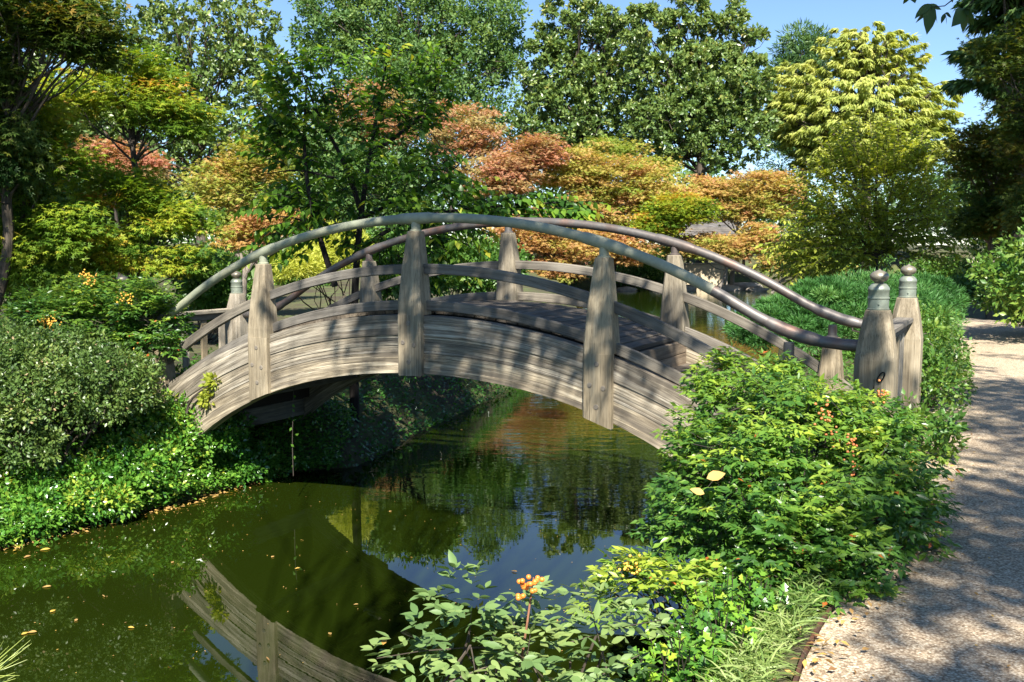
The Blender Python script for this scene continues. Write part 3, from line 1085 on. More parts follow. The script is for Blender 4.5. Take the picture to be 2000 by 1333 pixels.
# entry posts with metal caps, and slatted panels closing the bridge
FIN = [(.079, 0), (.082, .004), (.082, .014), (.077, .018), (.0765, .085), (.081, .090), (.081, .100), (.0765, .104), (.0765, .150), (.080, .155), (.079, .166), (.074, .178), (.060, .196), (.050, .203), (.044, .206)]
BALL = [(.030, .200), (.036, .208), (.030, .214), (.046, .222), (.063, .238), (.070, .256), (.068, .272), (.056, .288), (.036, .299), (.018, .305), (.006, .312), (.001, .318)]
EP = [(4.284, 0, 1.14, 'pale cracked entry post with verdigris cap and iron ring beside the footpath', 0),
      (4.284, BW, 1.14, 'shaded entry post with capped finial in front of the clipped juniper', 1),
      (-4.272, 0, .96, 'entry post almost hidden in nandina, only its metal finial showing', 2),
      (-4.272, BW, .96, 'bleached entry post with ringed cap at the far end of the bridge', 3)]
for s, lat, zt, lab, k in EP:
    base_z = 0.0 if s > 0 else -.19
    root = thing('entry_post', bp(s, lat, base_z), lab, 'post', 'entry posts with onion finials')
    m = MB()
    frustum_post(m, s, lat, base_z - .5, zt, zt - .38, .29, .29, .175, .175, 0, .045)
    body = m.build('timber', 'pale_wood' if k == 3 else 'post_wood', root)
    m = MB()
    m.lathe(bp(s, lat, zt - .004), FIN, 28)
    cp = m.build('collar', 'verdigris_cap', root, smooth=True)
    m = MB()
    m.lathe(bp(s, lat, zt - .004), BALL, 28)
    m.build('finial', 'bronze_ball', root, smooth=True)
    for a in (-1.9, .3):
        m = MB()
        c = bp(s, lat, zt + .045) + np.array([math.cos(a), math.sin(a), 0]) * .078
        m.lathe(c - np.array([0, 0, .008]), [(.002, 0), (.007, .003), (.008, .008), (.007, .013), (.002, .016)], 8)
        m.build('screw', 'verdigris_cap', root, smooth=True)
    if k == 0:
        an = np.linspace(0, 2 * PI, 17)
        c = bp(s + .06, lat - .158, .64)
        m = MB()
        m.tube([c + AX * .02 * math.cos(a) + UP * .04 * math.sin(a) + AX * .018 * math.sin(a) for a in an], .0055, 6)
        m.build('ring', 'iron', root, smooth=True)
        m = MB()   # the long split in the face
        zz = np.linspace(.15, .62, 12)
        rg = np.random.default_rng(2)
        wv_ = np.interp(zz, [.15, .3, .5, .62], [.012, .018, .014, .002])
        L_ = [bp(s + .01 + rg.normal() * .003 - w_ / 2, lat - .1462, z_) for z_, w_ in zip(zz, wv_)]
        R_ = [bp(s + .01 + rg.normal() * .003 + w_ / 2, lat - .1462, z_) for z_, w_ in zip(zz, wv_)]
        m.add(L_ + R_, [(i, i + 12, i + 13, i + 1) for i in range(11)])
        m.build('crack', 'dark_gap', root)
for s, dz, lab in ((4.284, 0, 'slatted timber barrier between the two capped posts by the footpath'), (-4.272, -.20, 'slatted timber barrier with white notice at the far end of the bridge')):
    root = thing('slatted_barrier', bp(s, BW / 2, dz), lab, 'barrier', 'slatted barriers closing the bridge')
    m = MB()
    m.box(bp(s, BW / 2, .94 + dz), NB, AX, UP, (BW - .27, .15, .045), cham=.006)
    m.build('top_rail', 'pale_wood' if s < 0 else 'rail_wood', root)
    m = MB()
    m.box(bp(s, BW / 2, .875 + dz), NB, AX, UP, (BW - .27, .05, .085), cham=.006)
    m.build('upper_rail', 'rail_wood', root)
    m = MB()
    m.box(bp(s, BW / 2, .12 + dz), NB, AX, UP, (BW - .27, .06, .12), cham=.006)
    m.build('bottom_rail', 'rail_wood', root)
    for i in range(5):
        l_ = .30 + i * (BW - .60) / 4
        m = MB()
        m.box(bp(s, l_, .507 + dz), UP, NB, AX, (.645, .095, .035), cham=.005)
        m.build('slat', 'red_wood' if (s < 0 and i == 1) else ('post_wood' if i % 2 else 'pale_wood'), root)
    if s < 0:
        sg = thing('notice_board', bp(s + .06, .62, .35), 'small blank-looking white notice fixed to the far slatted barrier', 'sign')
        m = MB()
        m.box(bp(s + .045, .60, .32), NB, UP, AX, (.17, .27, .012), cham=.002)
        m.build('board', 'sign_white', sg)
        m = MB()
        m.box(bp(s + .045, .60, .475), NB, UP, AX, (.19, .025, .022), cham=.002)
        m.build('frame', 'rail_wood', sg)

# ------------------------------------------------------------------ near plants
FINE = tpl_fine()
LEAF5 = tpl_leaf()


def nandina(name, label, c, r, nfr, seed, leaf=.055, mat='nandina_leaf', parts=300, frond=.30, hue0=.45, base=None, minup=-.35, tpl=LEAF5, tkey='nandina', droop=.55, huefun=None, lobes=None, group=None, canes=26):
    """many compound fronds with pairs of leaflets held over an ellipsoid (plus lobes)"""
    rng = np.random.default_rng(seed)
    c, r = np.asarray(c, float), np.asarray(r, float)
    if base is None:
        base = np.array([c[0], c[1], float(ground_z(c[0], c[1]))])
    root = thing(name, base, label, 'shrub', group)
    lob = [(c, r, 1.0)] + [(np.asarray(a, float), np.asarray(b, float), f) for a, b, f in (lobes or [])]
    tot = sum(l[2] for l in lob)
    P0, O = [], []
    for lc, lr, f in lob:
        n = int(nfr * f / tot)
        o = rdir(rng, n * 3)
        o = o[o[:, 2] > minup][:n]
        # clumping: pull fronds towards random sprays so that hollows open between them
        sp = rdir(rng, max(8, n // 22))
        j = np.argmax(o @ sp.T, axis=1)
        o = unit(o + sp[j] * .55 * rng.uniform(0, 1, (len(o), 1)))
        rad = rng.uniform(.45, 1.0, (len(o), 1)) ** .6 * (1 + .12 * rng.normal(size=(len(sp), 1))[j])
        P0.append(lc + o * lr * rad)
        O.append(unit(o * np.array([1, 1, .7])))
    P0, O = np.concatenate(P0), np.concatenate(O)
    n = len(P0)
    fd = unit(O * 1.0 + np.array([0, 0, .25]) + rng.normal(size=(n, 3)) * .45)
    fl = frond * rng.uniform(.7, 1.2, n)
    pairs = [(.30, .42), (.52, .38), (.72, .30), (.88, .2)]
    LP, LD, LN, LL, LH = [], [], [], [], []
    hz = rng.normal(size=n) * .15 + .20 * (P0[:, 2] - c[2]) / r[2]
    g = np.array([0, 0, -1.0])
    start = P0 - fd * fl[:, None] * .6
    side = unit(np.cross(fd, UP) + 1e-4)
    tips = []
    for t, br in pairs + [(1.0, .0)]:
        ctr = start + fd * (fl * t)[:, None] + g * (droop * .35 * fl * t * t)[:, None]
        for sgn in ((-1, 1) if br else (0,)):
            bd = unit(side * sgn + fd * .55 + rng.normal(size=(n, 3)) * .16) if sgn else fd
            be = ctr + bd * (fl * br)[:, None]
            # terminal leaflet and two pairs on the branchlet
            s2 = unit(np.cross(bd, UP) + 1e-4)
            for u, q in ((1.0, 0), (.95, -1), (.95, 1), (.5, -1), (.5, 1)):
                if not br and u < .9:
                    continue
                p = ctr + bd * (fl * br * u)[:, None] + g * .012
                d = unit(bd * (1.0 if q == 0 else .6) + s2 * q * .8 + g * droop * rng.uniform(.3, 1.0, (n, 1)) + rng.normal(size=(n, 3)) * .15)
                LP.append(p); LD.append(d)
                LN.append(unit(UP * .8 + O * .6 + rng.normal(size=(n, 3)) * .42))
                LL.append(leaf * rng.uniform(.7, 1.2, n) * (1.1 if q == 0 else .9))
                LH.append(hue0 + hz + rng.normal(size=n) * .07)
    LP, LD, LN, LL, LH = (np.concatenate(a) for a in (LP, LD, LN, LL, LH))
    if huefun is not None:
        LH = LH + huefun(LP)
    LH = np.where(rng.uniform(size=len(LH)) < .007, 1.0, np.minimum(LH, .94))
    keep = rng.uniform(size=len(LP)) < .86
    gz = ground_z(LP[:, 0], LP[:, 1])
    keep &= LP[:, 2] > np.maximum(gz + .02, WATER_Z + .03)
    LP, LD, LN, LL, LH = LP[keep], LD[keep], LN[keep], LL[keep], LH[keep]
    stay = np.ones(len(LP), bool)
    if parts:
        to = unit(CAM - LP)
        out = np.concatenate([np.zeros(0)])
        vis = ((LP - c) / r * to).sum(1)          # prefers the side turned to the camera
        x, y, z = leaf_frames(LD, LN)
        view = np.abs((z * to).sum(1)) * LL / np.linalg.norm(CAM - LP, axis=1) * np.clip(vis + .1, 0.01, 1.2)
        stay = ~leaf_parts(root, LP, LD, LN, LL * .42, LL, LH, tpl, tkey, mat, parts, view=view)
    me = leaves_mesh('foliage', LP[stay] - base, LD[stay], LN[stay], LL[stay] * .42, LL[stay], LH[stay], tpl)
    tag(link('foliage', me, mat, root), kind='stuff')
    mb = MB()
    for i in rng.permutation(n)[:canes]:
        a = base + np.array([rng.normal() * r[0] * .25, rng.normal() * r[1] * .25, -.05])
        limb(mb, a, start[i], .009, .004, rng, .08, 6, 5)
    for i in rng.permutation(n)[:nfr // 3]:
        mb.tube([start[i] - fd[i] * .1, start[i], start[i] + fd[i] * fl[i] * .5 + g * droop * .09 * fl[i], start[i] + fd[i] * fl[i] + g * droop * .35 * fl[i]], [.004, .003, .002, .0015], 3)
    mb.build('stems', 'bark', root, kind='stuff')
    return root, LP


def berries(root, c, r, n, mat, rad, seed, parts=0, name='berry_cluster'):
    rng = np.random.default_rng(seed)
    ico_v, ico_f = ICO
    P = np.asarray(c) + rng.normal(size=(n, 3)) * np.asarray(r) * .5
    if parts:
        me = fast_mesh('berry', ico_v * rad, ico_f, smooth=True)
        me.materials.append(MATS[mat])
        for p in P:
            o = bpy.data.objects.new('berry', me)
            COL.objects.link(o)
            o.parent = root
            o.location = p - org(root)
        return
    V = (P[:, None] + ico_v[None] * rad * rng.uniform(.8, 1.15, (n, 1, 1))).reshape(-1, 3) - org(root)
    Fc = (ico_f[None] + (np.arange(n) * len(ico_v))[:, None, None]).reshape(-1, 3)
    tag(link(name, fast_mesh(name, V, Fc, smooth=True), mat, root), kind='stuff')


def make_ico():
    t = (1 + 5 ** .5) / 2
    v = unit(np.array([(-1, t, 0), (1, t, 0), (-1, -t, 0), (1, -t, 0), (0, -1, t), (0, 1, t), (0, -1, -t), (0, 1, -t), (t, 0, -1), (t, 0, 1), (-t, 0, -1), (-t, 0, 1)], float))
    f = np.array([(0, 11, 5), (0, 5, 1), (0, 1, 7), (0, 7, 10), (0, 10, 11), (1, 5, 9), (5, 11, 4), (11, 10, 2), (10, 7, 6), (7, 1, 8), (3, 9, 4), (3, 4, 2), (3, 2, 6), (3, 6, 8), (3, 8, 9), (4, 9, 5), (2, 4, 11), (6, 2, 10), (8, 6, 7), (9, 8, 1)])
    vs = list(map(tuple, v))
    cache, F2 = {}, []

    def midp(a, b):
        k_ = (min(a, b), max(a, b))
        if k_ not in cache:
            p = unit(np.array(vs[a]) + np.array(vs[b]))
            vs.append(tuple(p))
            cache[k_] = len(vs) - 1
        return cache[k_]
    for a, b, c_ in f:
        x, y, z = midp(a, b), midp(b, c_), midp(c_, a)
        F2 += [(a, x, z), (b, y, x), (c_, z, y), (x, y, z)]
    return np.array(vs), np.array(F2)


ICO = make_ico()

# big nandina between the bridge end and the path
big_c = px(1545, 905, 5.75)
big, _ = nandina('nandina_bush', 'big bright green nandina with red berries between the bridge end and the footpath', big_c + np.array([-.02, 0, -.12]), (.84, .90, .70), 1300, 11,
                 leaf=.055, frond=.25, hue0=.40, lobes=[(px(1430, 1010, 5.2) + np.array([0, .1, -.1]), (.45, .5, .60), .42), (px(1560, 1110, 4.85), (.42, .40, .45), .40), (px(1470, 755, 6.4), (.42, .5, .26), .26), (px(1640, 840, 6.0), (.42, .5, .28), .3), (px(1690, 1000, 5.3), (.36, .42, .5), .25), (px(1560, 1190, 4.5), (.30, .28, .24), .18)], canes=50)
for k, (x, y, d, n) in enumerate([(1612, 805, 5.55, 20), (1625, 850, 5.45, 9), (1665, 868, 5.3, 16), (1668, 915, 5.2, 9), (1722, 775, 5.9, 14)]):
    berries(big, px(x, y, d - .22), (.05, .04, .09), n, 'berry_red', .0075, 40 + k)
yel, _ = nandina('nandina_bush', 'lime tinted nandina sprig with pale berries leaning over the blue reflection', px(1265, 1150, 4.55) + np.array([.05, 0, 0]), (.30, .22, .16), 46, 13, leaf=.06, frond=.30, hue0=.60, parts=120, canes=8, droop=.35,
                 base=np.array([1.0, 4.6, -.35]))
berries(yel, px(1240, 1108, 4.4), (.06, .04, .05), 26, 'berry_yellow', .007, 51)
# grey green nandina in the foreground over the water
fg, _ = nandina('nandina_bush', 'grey green nandina with one orange berry spray standing in front over the water', px(1040, 1345, 3.05), (.42, .24, .18), 38, 17, leaf=.054, frond=.30, mat='nandina_grey_leaf', hue0=.42, tpl=FINE, tkey='fgnandina', minup=-.2,
                lobes=[(px(890, 1275, 3.0), (.16, .16, .09), .24), (px(1140, 1215, 3.1), (.20, .14, .09), .26), (px(960, 1190, 3.1), (.18, .14, .08), .22)], base=np.array([.05, 3.15, -.55]), droop=.25, canes=18, parts=300)
m = MB()
sp0 = px(1015, 1333, 3.0)
stalk = [px(1010, 1360, 3.0), px(1018, 1290, 2.98), px(1030, 1215, 2.95), px(1036, 1170, 2.95), px(1042, 1128, 2.95)]
m.tube(stalk, [.005, .004, .0035, .003, .002], 6)
m.build('berry_stalk', 'red_wood', fg)
rg = np.random.default_rng(8)
for k in range(20):
    t = rg.uniform(0, 1)
    berries(fg, px(1020 + rg.normal() * 10 + 14 * (1 - t), 1178 - 52 * (1 - t) + rg.normal() * 4, 2.93 + rg.normal() * .015), (.006,) * 3, 1, 'berry_orange', .0082, 60 + k, parts=1)

# left nandina over the bridge end
ln_, _ = nandina('nandina_bush', 'feathery nandina with yellow berries growing round the hidden left entry post', px(195, 640, 11.3), (1.0, .55, .62), 800, 19, leaf=.066, frond=.34, hue0=.40, parts=200, droop=.35,
                 lobes=[(px(290, 650, 11.0), (.36, .35, .58), .35), (px(90, 630, 11.0), (.5, .4, .36), .25)], canes=30)
for k, (x, y, n) in enumerate([(172, 545, 40), (95, 628, 60), (248, 583, 22), (250, 700, 50), (262, 712, 20)]):
    berries(ln_, px(x, y, 10.55), (.11, .06, .09), n, 'berry_yellow', .011, 70 + k)


def mound(name, label, cat, lobes, mat, leaf, seed, style='clump', nclump=70, per=120, hue0=.5, base=None, flat=1.0, clump=.2, tpl=None, wfun=None, group=None, inner=.8, minup=-.3, stems=14, huefun=None):
    """clipped or rounded shrub: many leaf clumps over the surface of ellipsoids, with branches inside"""
    rng = np.random.default_rng(seed)
    c0 = np.asarray(lobes[0][0], float)
    if base is None:
        base = np.array([c0[0], c0[1], float(ground_z(c0[0], c0[1]))])
    root = thing(name, base, label, cat, group)
    C, R, O = [], [], []
    tot = sum(np.prod(np.asarray(l[1])) ** (2 / 3) for l in lobes)
    for c, r in lobes:
        c, r = np.asarray(c, float), np.asarray(r, float)
        n = max(5, int(nclump * np.prod(r) ** (2 / 3) / tot))
        C.append(fit_in(rng, c, r * (1 - clump * .5), n, inner, minup))
        R.append(np.tile(r.mean() * clump * np.array([1, 1, flat]), (n, 1)) * rng.uniform(.75, 1.3, (n, 1)))
    C, R = np.concatenate(C), np.concatenate(R)
    P, D, N, w, l, h = crown_leaves(style, rng, C, R, per, leaf, c0)
    gz = ground_z(P[:, 0], P[:, 1])
    ok = P[:, 2] > np.maximum(gz, WATER_Z)
    P, D, N, w, l, h = P[ok], D[ok], N[ok], w[ok], l[ok], h[ok]
    hue = hue0 + h + (huefun(P) if huefun else 0)
    me = leaves_mesh('foliage', P - base, D, N, w, l, hue, tpl or tpl_diamond())
    tag(link('foliage', me, mat, root), kind='stuff')
    mb = MB()
    for j in rng.permutation(len(C))[:stems]:
        limb(mb, base + np.array([rng.normal() * .1, rng.normal() * .1, -.05]), C[j], .02, .006, rng, .12, 6, 5)
    mb.build('stems', 'bark', root, kind='stuff')
    return root


rr_ = np.random.default_rng(3)
mound('azalea_mound', 'dense clipped azalea mound with tiny leaves above the ivy bank', 'shrub',
      [(px(90, 765, 10.0), (1.0, .85, .60)), (px(0, 760, 10.0), (1.0, .9, .66)), (px(235, 765, 10.2), (.46, .5, .46)), (px(0, 860, 9.6), (.7, .5, .40))],
      'azalea_leaf', .042, 23, nclump=170, per=330, hue0=.48, clump=.24, stems=40, huefun=lambda P: (rr_.uniform(size=len(P)) < .012) * .6)

# ivy / jasmine ground cover on the left bank and under the bridge
rngi = np.random.default_rng(31)


def cover(name, label, cat, pts, mat, leaf, lift, hue0, tpl, up=.75, out=None, seed=0, wid=.55, huefun=None, steep=None):
    rng = np.random.default_rng(seed)
    n = len(pts)
    z = ground_z(pts[:, 0], pts[:, 1])
    e = .06
    nx_ = -(ground_z(pts[:, 0] + e, pts[:, 1]) - ground_z(pts[:, 0] - e, pts[:, 1])) / (2 * e)
    ny_ = -(ground_z(pts[:, 0], pts[:, 1] + e) - ground_z(pts[:, 0], pts[:, 1] - e)) / (2 * e)
    Ng = unit(np.stack([nx_, ny_, np.ones(n)], 1))
    hl = lift * (.35 + .65 * (wobble(pts[:, 0] * 2.6, pts[:, 1] * 2.6) * .5 + .5)) * rng.uniform(.05, 1, n) ** .7
    P = np.c_[pts, np.maximum(z, WATER_Z)] + Ng * hl[:, None]
    P[:, 2] = np.maximum(P[:, 2], WATER_Z + .012)
    D = unit(rng.normal(size=(n, 3)) * np.array([1, 1, .5]) + Ng * .25)
    N = unit(Ng * .8 + UP * up + rng.normal(size=(n, 3)) * .42)
    l = leaf * rng.uniform(.6, 1.25, n)
    hue = hue0 + rng.normal(size=n) * .13 + .12 * wobble(pts[:, 0] * 1.3 + 5, pts[:, 1] * 1.3)
    if huefun is not None:
        hue = hue + huefun(P)
    o = link(name, leaves_mesh(name, P, D, N, l * wid, l, hue, tpl), mat)
    return tag(o, label, cat, kind='stuff')


def scatter(poly, dens, rng):
    poly = np.asarray(poly, float)
    lo, hi = poly.min(0), poly.max(0)
    n = int(dens * np.prod(hi - lo))
    p = rng.uniform(lo, hi, (n, 2))
    return p[poly_sd(p, poly) < 0]


ivy_poly = [(-9.0, 3.8), (-6.7, 6.5), (-4.85, 8.72), (-3.7, 10.3), (-2.95, 11.55), (-2.2, 11.9), (-2.3, 13.0), (-3.2, 12.8), (-4.6, 11.4), (-6.6, 10.2), (-9.2, 7.2)]
ip = scatter(ivy_poly, 3400, rngi)
cover('ivy_ground_cover', 'glossy green jasmine ground cover spilling down the left bank to the water', 'ground cover', ip, 'ivy_leaf', .056, .34, .60, LEAF5, seed=32)
mound('ivy_mound', 'bulging glossy jasmine heaped over the left bank up to the bridge end', 'ivy', [(px(400, 845, 11.3), (.50, .45, .40)), (px(330, 850, 11.1), (.6, .5, .48)), (px(255, 920, 10.5), (.65, .5, .40)), (px(140, 975, 9.95), (.75, .5, .36)), (px(10, 1010, 9.5), (.75, .5, .36)), (px(470, 910, 11.6), (.38, .4, .28)), (px(355, 775, 11.4), (.25, .25, .34)), (px(525, 945, 11.75), (.22, .25, .16))],
      'ivy_leaf', .056, 35, nclump=230, per=220, hue0=.62, clump=.30, tpl=LEAF5, inner=.7, stems=10)
bank_poly = [(-3.4, 11.5), (-1.95, 11.95), (-1.4, 14.2), (-.25, 17.8), (1.0, 23), (-1.5, 24), (-3.2, 18), (-4.8, 13.5)]
bp_ = scatter(bank_poly, 520, rngi)
cover('bank_ground_cover', 'dark ground cover on the shaded bank seen beneath the bridge', 'ground cover', bp_, 'ivy_leaf', .07, .2, .38, tpl_diamond(), seed=33)
# right bank near: ground cover, grass, holly
rb = scatter([(-.45, 2.6), (.25, 4.1), (.9, 5.3), (1.3, 6.6), (1.6, 8.1), (2.0, 10.2), (3.1, 12.9), (5.6, 17.3), (7.2, 16.5), (6.9, 14.2), (4.8, 9.7), (3.7, 7.9), (2.7, 6.4), (1.9, 5.2), (1.25, 4.25), (.85, 3.5), (.6, 2.4)], 500, rngi)
cover('bank_leaf_cover', 'mixed low leaves covering the right bank beside the path', 'ground cover', rb, 'shrub_leaf', .06, .16, .45, LEAF5, seed=34)


def grass(name, label, c, r, n, L, seed, mat='grass_blade', hue0=.5):
    rng = np.random.default_rng(seed)
    a = rng.uniform(0, 2 * PI, n)
    q = np.sqrt(rng.uniform(0, 1, n))
    X, Y = c[0] + r[0] * q * np.cos(a), c[1] + r[1] * q * np.sin(a)
    P = np.c_[X, Y, ground_z(X, Y) + rng.uniform(0, .12, n)]
    keep = poly_sd(P[:, :2], PATH_POLY) > .02
    P = P[keep]
    n = len(P)
    D = unit(rng.normal(size=(n, 3)) * np.array([.6, .6, .25]) + np.array([0, 0, .75]))
    N = rdir(rng, n)
    V, F_, H = [], [], []
    l = L * rng.uniform(.5, 1.2, n)
    side = unit(np.cross(D, N))
    t = np.array([0, .4, .75, 1.0])
    wv = np.array([.0030, .0034, .0024, .0003])
    hv = hue0 + rng.normal(size=n) * .2
    bend = unit(D * np.array([1, 1, 0]) + 1e-4)
    ctr = P[:, None] + D[:, None] * (t[None, :, None] * l[:, None, None]) + (bend[:, None] * .5 - UP * .42) * (t ** 2)[None, :, None] * l[:, None, None]
    V = np.stack([ctr - side[:, None] * wv[None, :, None], ctr + side[:, None] * wv[None, :, None]], 2).reshape(-1, 3)
    f0 = np.array([(0, 1, 3), (0, 3, 2), (2, 3, 5), (2, 5, 4), (4, 5, 7), (4, 7, 6)])
    F_ = (f0[None] + (np.arange(n) * 8)[:, None, None]).reshape(-1, 3)
    me = fast_mesh(name, V, F_, {'hue': ('FLOAT', np.clip(np.repeat(hv, 8), 0, 1))})
    return tag(link(name, me, mat), label, 'grass', kind='stuff')


grass('grass_tuft', 'pale striped grass tufts spilling over the path edging', (.86, 3.62), (.34, .44), 3600, .10, 41, hue0=.4)
grass('grass_tuft', 'thin grass fringe along the edging under the big nandina', (1.28, 4.22), (.26, .42), 1500, .075, 45, hue0=.12)
grass('grass_tuft', 'pale grass blades between the foreground nandina and the holly', px(1250, 1210, 3.9)[:2], (.28, .3), 2400, .12, 42, hue0=.55)


def small_shrub(name, label, lobes, mat, leaf, seed, n, tpl, tkey, parts, hue0=.5, wid=.6):
    """upright leafy shoots with leaves all round"""
    rng = np.random.default_rng(seed)
    c0 = np.asarray(lobes[0][0], float)
    base = np.array([c0[0], c0[1], float(ground_z(c0[0], c0[1]))])
    root = thing(name, base, label, 'shrub')
    P, D, N, H = [], [], [], []
    mb = MB()
    for c, r in lobes:
        c, r = np.asarray(c, float), np.asarray(r, float)
        for i in range(n):
            o = rdir(rng, 1)[0]
            o[2] = abs(o[2]) * .9 - .15
            tip = c + o * r * rng.uniform(.7, 1.0)
            root_p = np.array([c[0] + o[0] * r[0] * .3, c[1] + o[1] * r[1] * .3, float(ground_z(c[0], c[1]))])
            hh = rng.normal() * .15
            mb.tube([root_p, (root_p + tip) / 2 + rng.normal(size=3) * .02, tip], [.004, .003, .002], 4)
            axis = unit(tip - root_p)
            for k in range(12):
                t = rng.uniform(.45, 1.02)
                p = root_p + (tip - root_p) * t
                d = unit(rdir(rng, 1)[0] + axis * .6)
                P.append(p); D.append(d); N.append(unit(axis * .8 + UP * .6 + rng.normal(size=3) * .3)); H.append(hue0 + hh + .25 * (t - .75) + rng.normal() * .07)
    P, D, N, H = np.array(P), np.array(D), np.array(N), np.array(H)
    l = leaf * rng.uniform(.7, 1.2, len(P))
    stay = ~leaf_parts(root, P, D, N, l * wid, l, H, tpl, tkey, mat, parts) if parts else np.ones(len(P), bool)
    tag(link('foliage', leaves_mesh('foliage', (P - base)[stay], D[stay], N[stay], (l * wid)[stay], l[stay], H[stay], tpl), mat, root), kind='stuff')
    mb.build('stems', 'bark', root, kind='stuff')
    return root


small_shrub('holly_shrub', 'spiny leaved holly seedling thicket by the path edging in the front corner', [(px(1390, 1260, 3.75), (.24, .22, .2)), (px(1330, 1300, 3.6), (.22, .2, .17)), (px(1440, 1180, 4.1), (.25, .2, .2))], 'holly_leaf', .042, 43, 60, tpl_holly(), 'holly', 260, .5, .75)

# pine needles at the lower left corner
root = thing('pine_shoot', px(-60, 1370, 3.2), 'tuft of long pale green pine needles poking into the lower left corner', 'pine')
rp = np.random.default_rng(44)
for k in range(26):
    a = px(-70, 1375, 3.2) + rp.normal(size=3) * .02
    b = px(rp.uniform(-20, 62), rp.uniform(1235, 1330), 3.2 + rp.uniform(-.15, .15))
    m = MB()
    mid = (a + b) / 2 + np.array([-.01, 0, .012])
    m.tube([a, mid, b], [.0022, .002, .0006], 5)
    m.build('needle', 'needle_green', root) if 'needle_green' in MATS else (plain_mat('needle_green', (.30, .36, .08), .45), m.build('needle', 'needle_green', root))
m = MB()
m.tube([px(-200, 1500, 3.3), px(-110, 1420, 3.2), px(-65, 1372, 3.2)], [.012, .01, .006], 7)
m.build('twig', 'bark', root)

# shrubs along the path beyond the bridge
mound('juniper_mound', 'large rounded dark juniper mound behind the bridge entry', 'shrub', [(px(1680, 630, 14.6), (1.35, 1.2, .74)), (px(1535, 650, 13.4), (.70, .7, .50)), (px(1790, 600, 15.2), (.72, .8, .52)), (px(1480, 648, 15.5), (.5, .5, .42)), (px(1600, 600, 14.2), (.55, .6, .42)), (px(1735, 650, 13.7), (.6, .5, .42))], 'juniper_needle', .085, 51, style='needle', nclump=250, per=560, hue0=.40, clump=.30, flat=.5, inner=.66, huefun=lambda P: .22 * wobble(P[:, 0] * 2.2, P[:, 2] * 4 + P[:, 1]))
mound('path_shrub', 'low bushy shrub beside the rear entry post at the path edge', 'shrub', [(px(1795, 745, 9.4), (.30, .6, .5)), (px(1800, 695, 11.4), (.36, .8, .45)), (px(1800, 870, 7.3), (.20, .5, .30)), (px(1800, 640, 13.6), (.4, .7, .4))], 'shrub_leaf', .055, 52, nclump=70, per=130, hue0=.55, clump=.3, tpl=LEAF5, inner=.6)
mound('broadleaf_shrub', 'glossy broadleaf shrub on the far side of the footpath', 'shrub', [(px(2010, 590, 16.5) + np.array([.5, 0, 0]), (.95, 1.2, .85)), (px(2050, 560, 15.5), (1.1, 1.2, 1.0))], 'shrub_leaf', .10, 53, nclump=90, per=140, hue0=.62, clump=.24, tpl=LEAF5, inner=.7)

# ------------------------------------------------------------------ trees of the middle distance
# young cherry behind the bridge
rc = np.random.default_rng(61)
cb = px(688, 610, 13.2)
cb[2] = float(ground_z(cb[0], cb[1]))
stems = []
forkp = px(703, 400, 13.2)


def poly(*pts):
    return resample(np.array(pts), 14)


stems.append((poly(cb - np.array([0, 0, .3]), px(690, 520, 13.2), px(706, 395, 13.2), px(722, 290, 13.3), px(745, 190, 13.4), px(760, 90, 13.5)), .075, .012))
stems.append((poly(px(655, 560, 13.0), px(628, 480, 12.9), px(605, 400, 12.8), px(590, 300, 12.8), px(600, 150, 12.9)), .045, .010))
stems.append((poly(px(704, 410, 13.2), px(668, 300, 13.0), px(620, 230, 12.9), px(590, 140, 12.8)), .04, .008))
stems.append((poly(px(722, 300, 13.3), px(790, 260, 13.4), px(860, 190, 13.5), px(845, 90, 13.6)), .035, .006))
stems.append((poly(px(690, 500, 13.2), px(770, 430, 13.3), px(880, 410, 13.2), px(1000, 400, 13.0), px(1110, 395, 12.8)), .035, .006))
stems.append((poly(px(700, 430, 13.2), px(800, 380, 13.6), px(900, 330, 13.8), px(930, 280, 13.9)), .03, .006))
stems.append((poly(px(660, 350, 13.0), px(580, 330, 12.8), px(520, 340, 12.7)), .022, .005))
stems.append((poly(px(640, 450, 12.9), px(560, 420, 12.6), px(510, 430, 12.5)), .02, .005))
S0, SD = [], []
CH = [((700, 300, 13.3), (190, 185, 1.0), 270), ((590, 190, 12.9), (80, 115, .6), 80), ((840, 170, 13.5), (50, 90, .4), 36), ((740, 180, 13.4), (110, 95, .6), 66), ((560, 430, 12.6), (75, 80, .5), 62), ((860, 400, 13.2), (110, 90, .6), 95), ((1030, 400, 12.9), (90, 34, .4), 42), ((1120, 410, 12.8), (40, 22, .3), 20), ((800, 480, 13.0), (120, 50, .5), 62), ((520, 270, 12.8), (50, 50, .4), 22)]
for (x, y, d), (rx, ry, rd), n in CH:
    o = rdir(rc, n)
    q = rc.uniform(.2, 1, n) ** .5
    for i in range(n):
        p = px(x + o[i, 0] * rx * q[i], y - o[i, 2] * ry * q[i], d + o[i, 1] * rd * q[i])
        S0.append(p)
        SD.append(unit(p - forkp + rc.normal(size=3) * .5 + np.array([0, 0, .35])))
S0, SD = np.array(S0), np.array(SD)
make_shoot_tree('cherry_tree', 'young green cherry with large drooping leaves right behind the bridge', cb, stems, (S0 - SD * .2, SD), .46, .15, 'cherry_leaf', 62, bark='dark_bark', nleaf=9, parts=300, tkey='cherry', tipgrow=.55, hue0=.50, droop=.45, wide=.5, twig=.005, tpl=LEAF5)


def box_ell(x0, x1, y0, y1, d, depth=None, share=1.0):
    """ellipsoid filling a pixel box at distance d"""
    c = px((x0 + x1) / 2, (y0 + y1) / 2, d)
    rx, rz = (x1 - x0) / 2 / F_PX * d, (y1 - y0) / 2 / F_PX * d
    return (c, np.array([rx, depth if depth else (rx + rz) / 2 * .8, rz]), share)


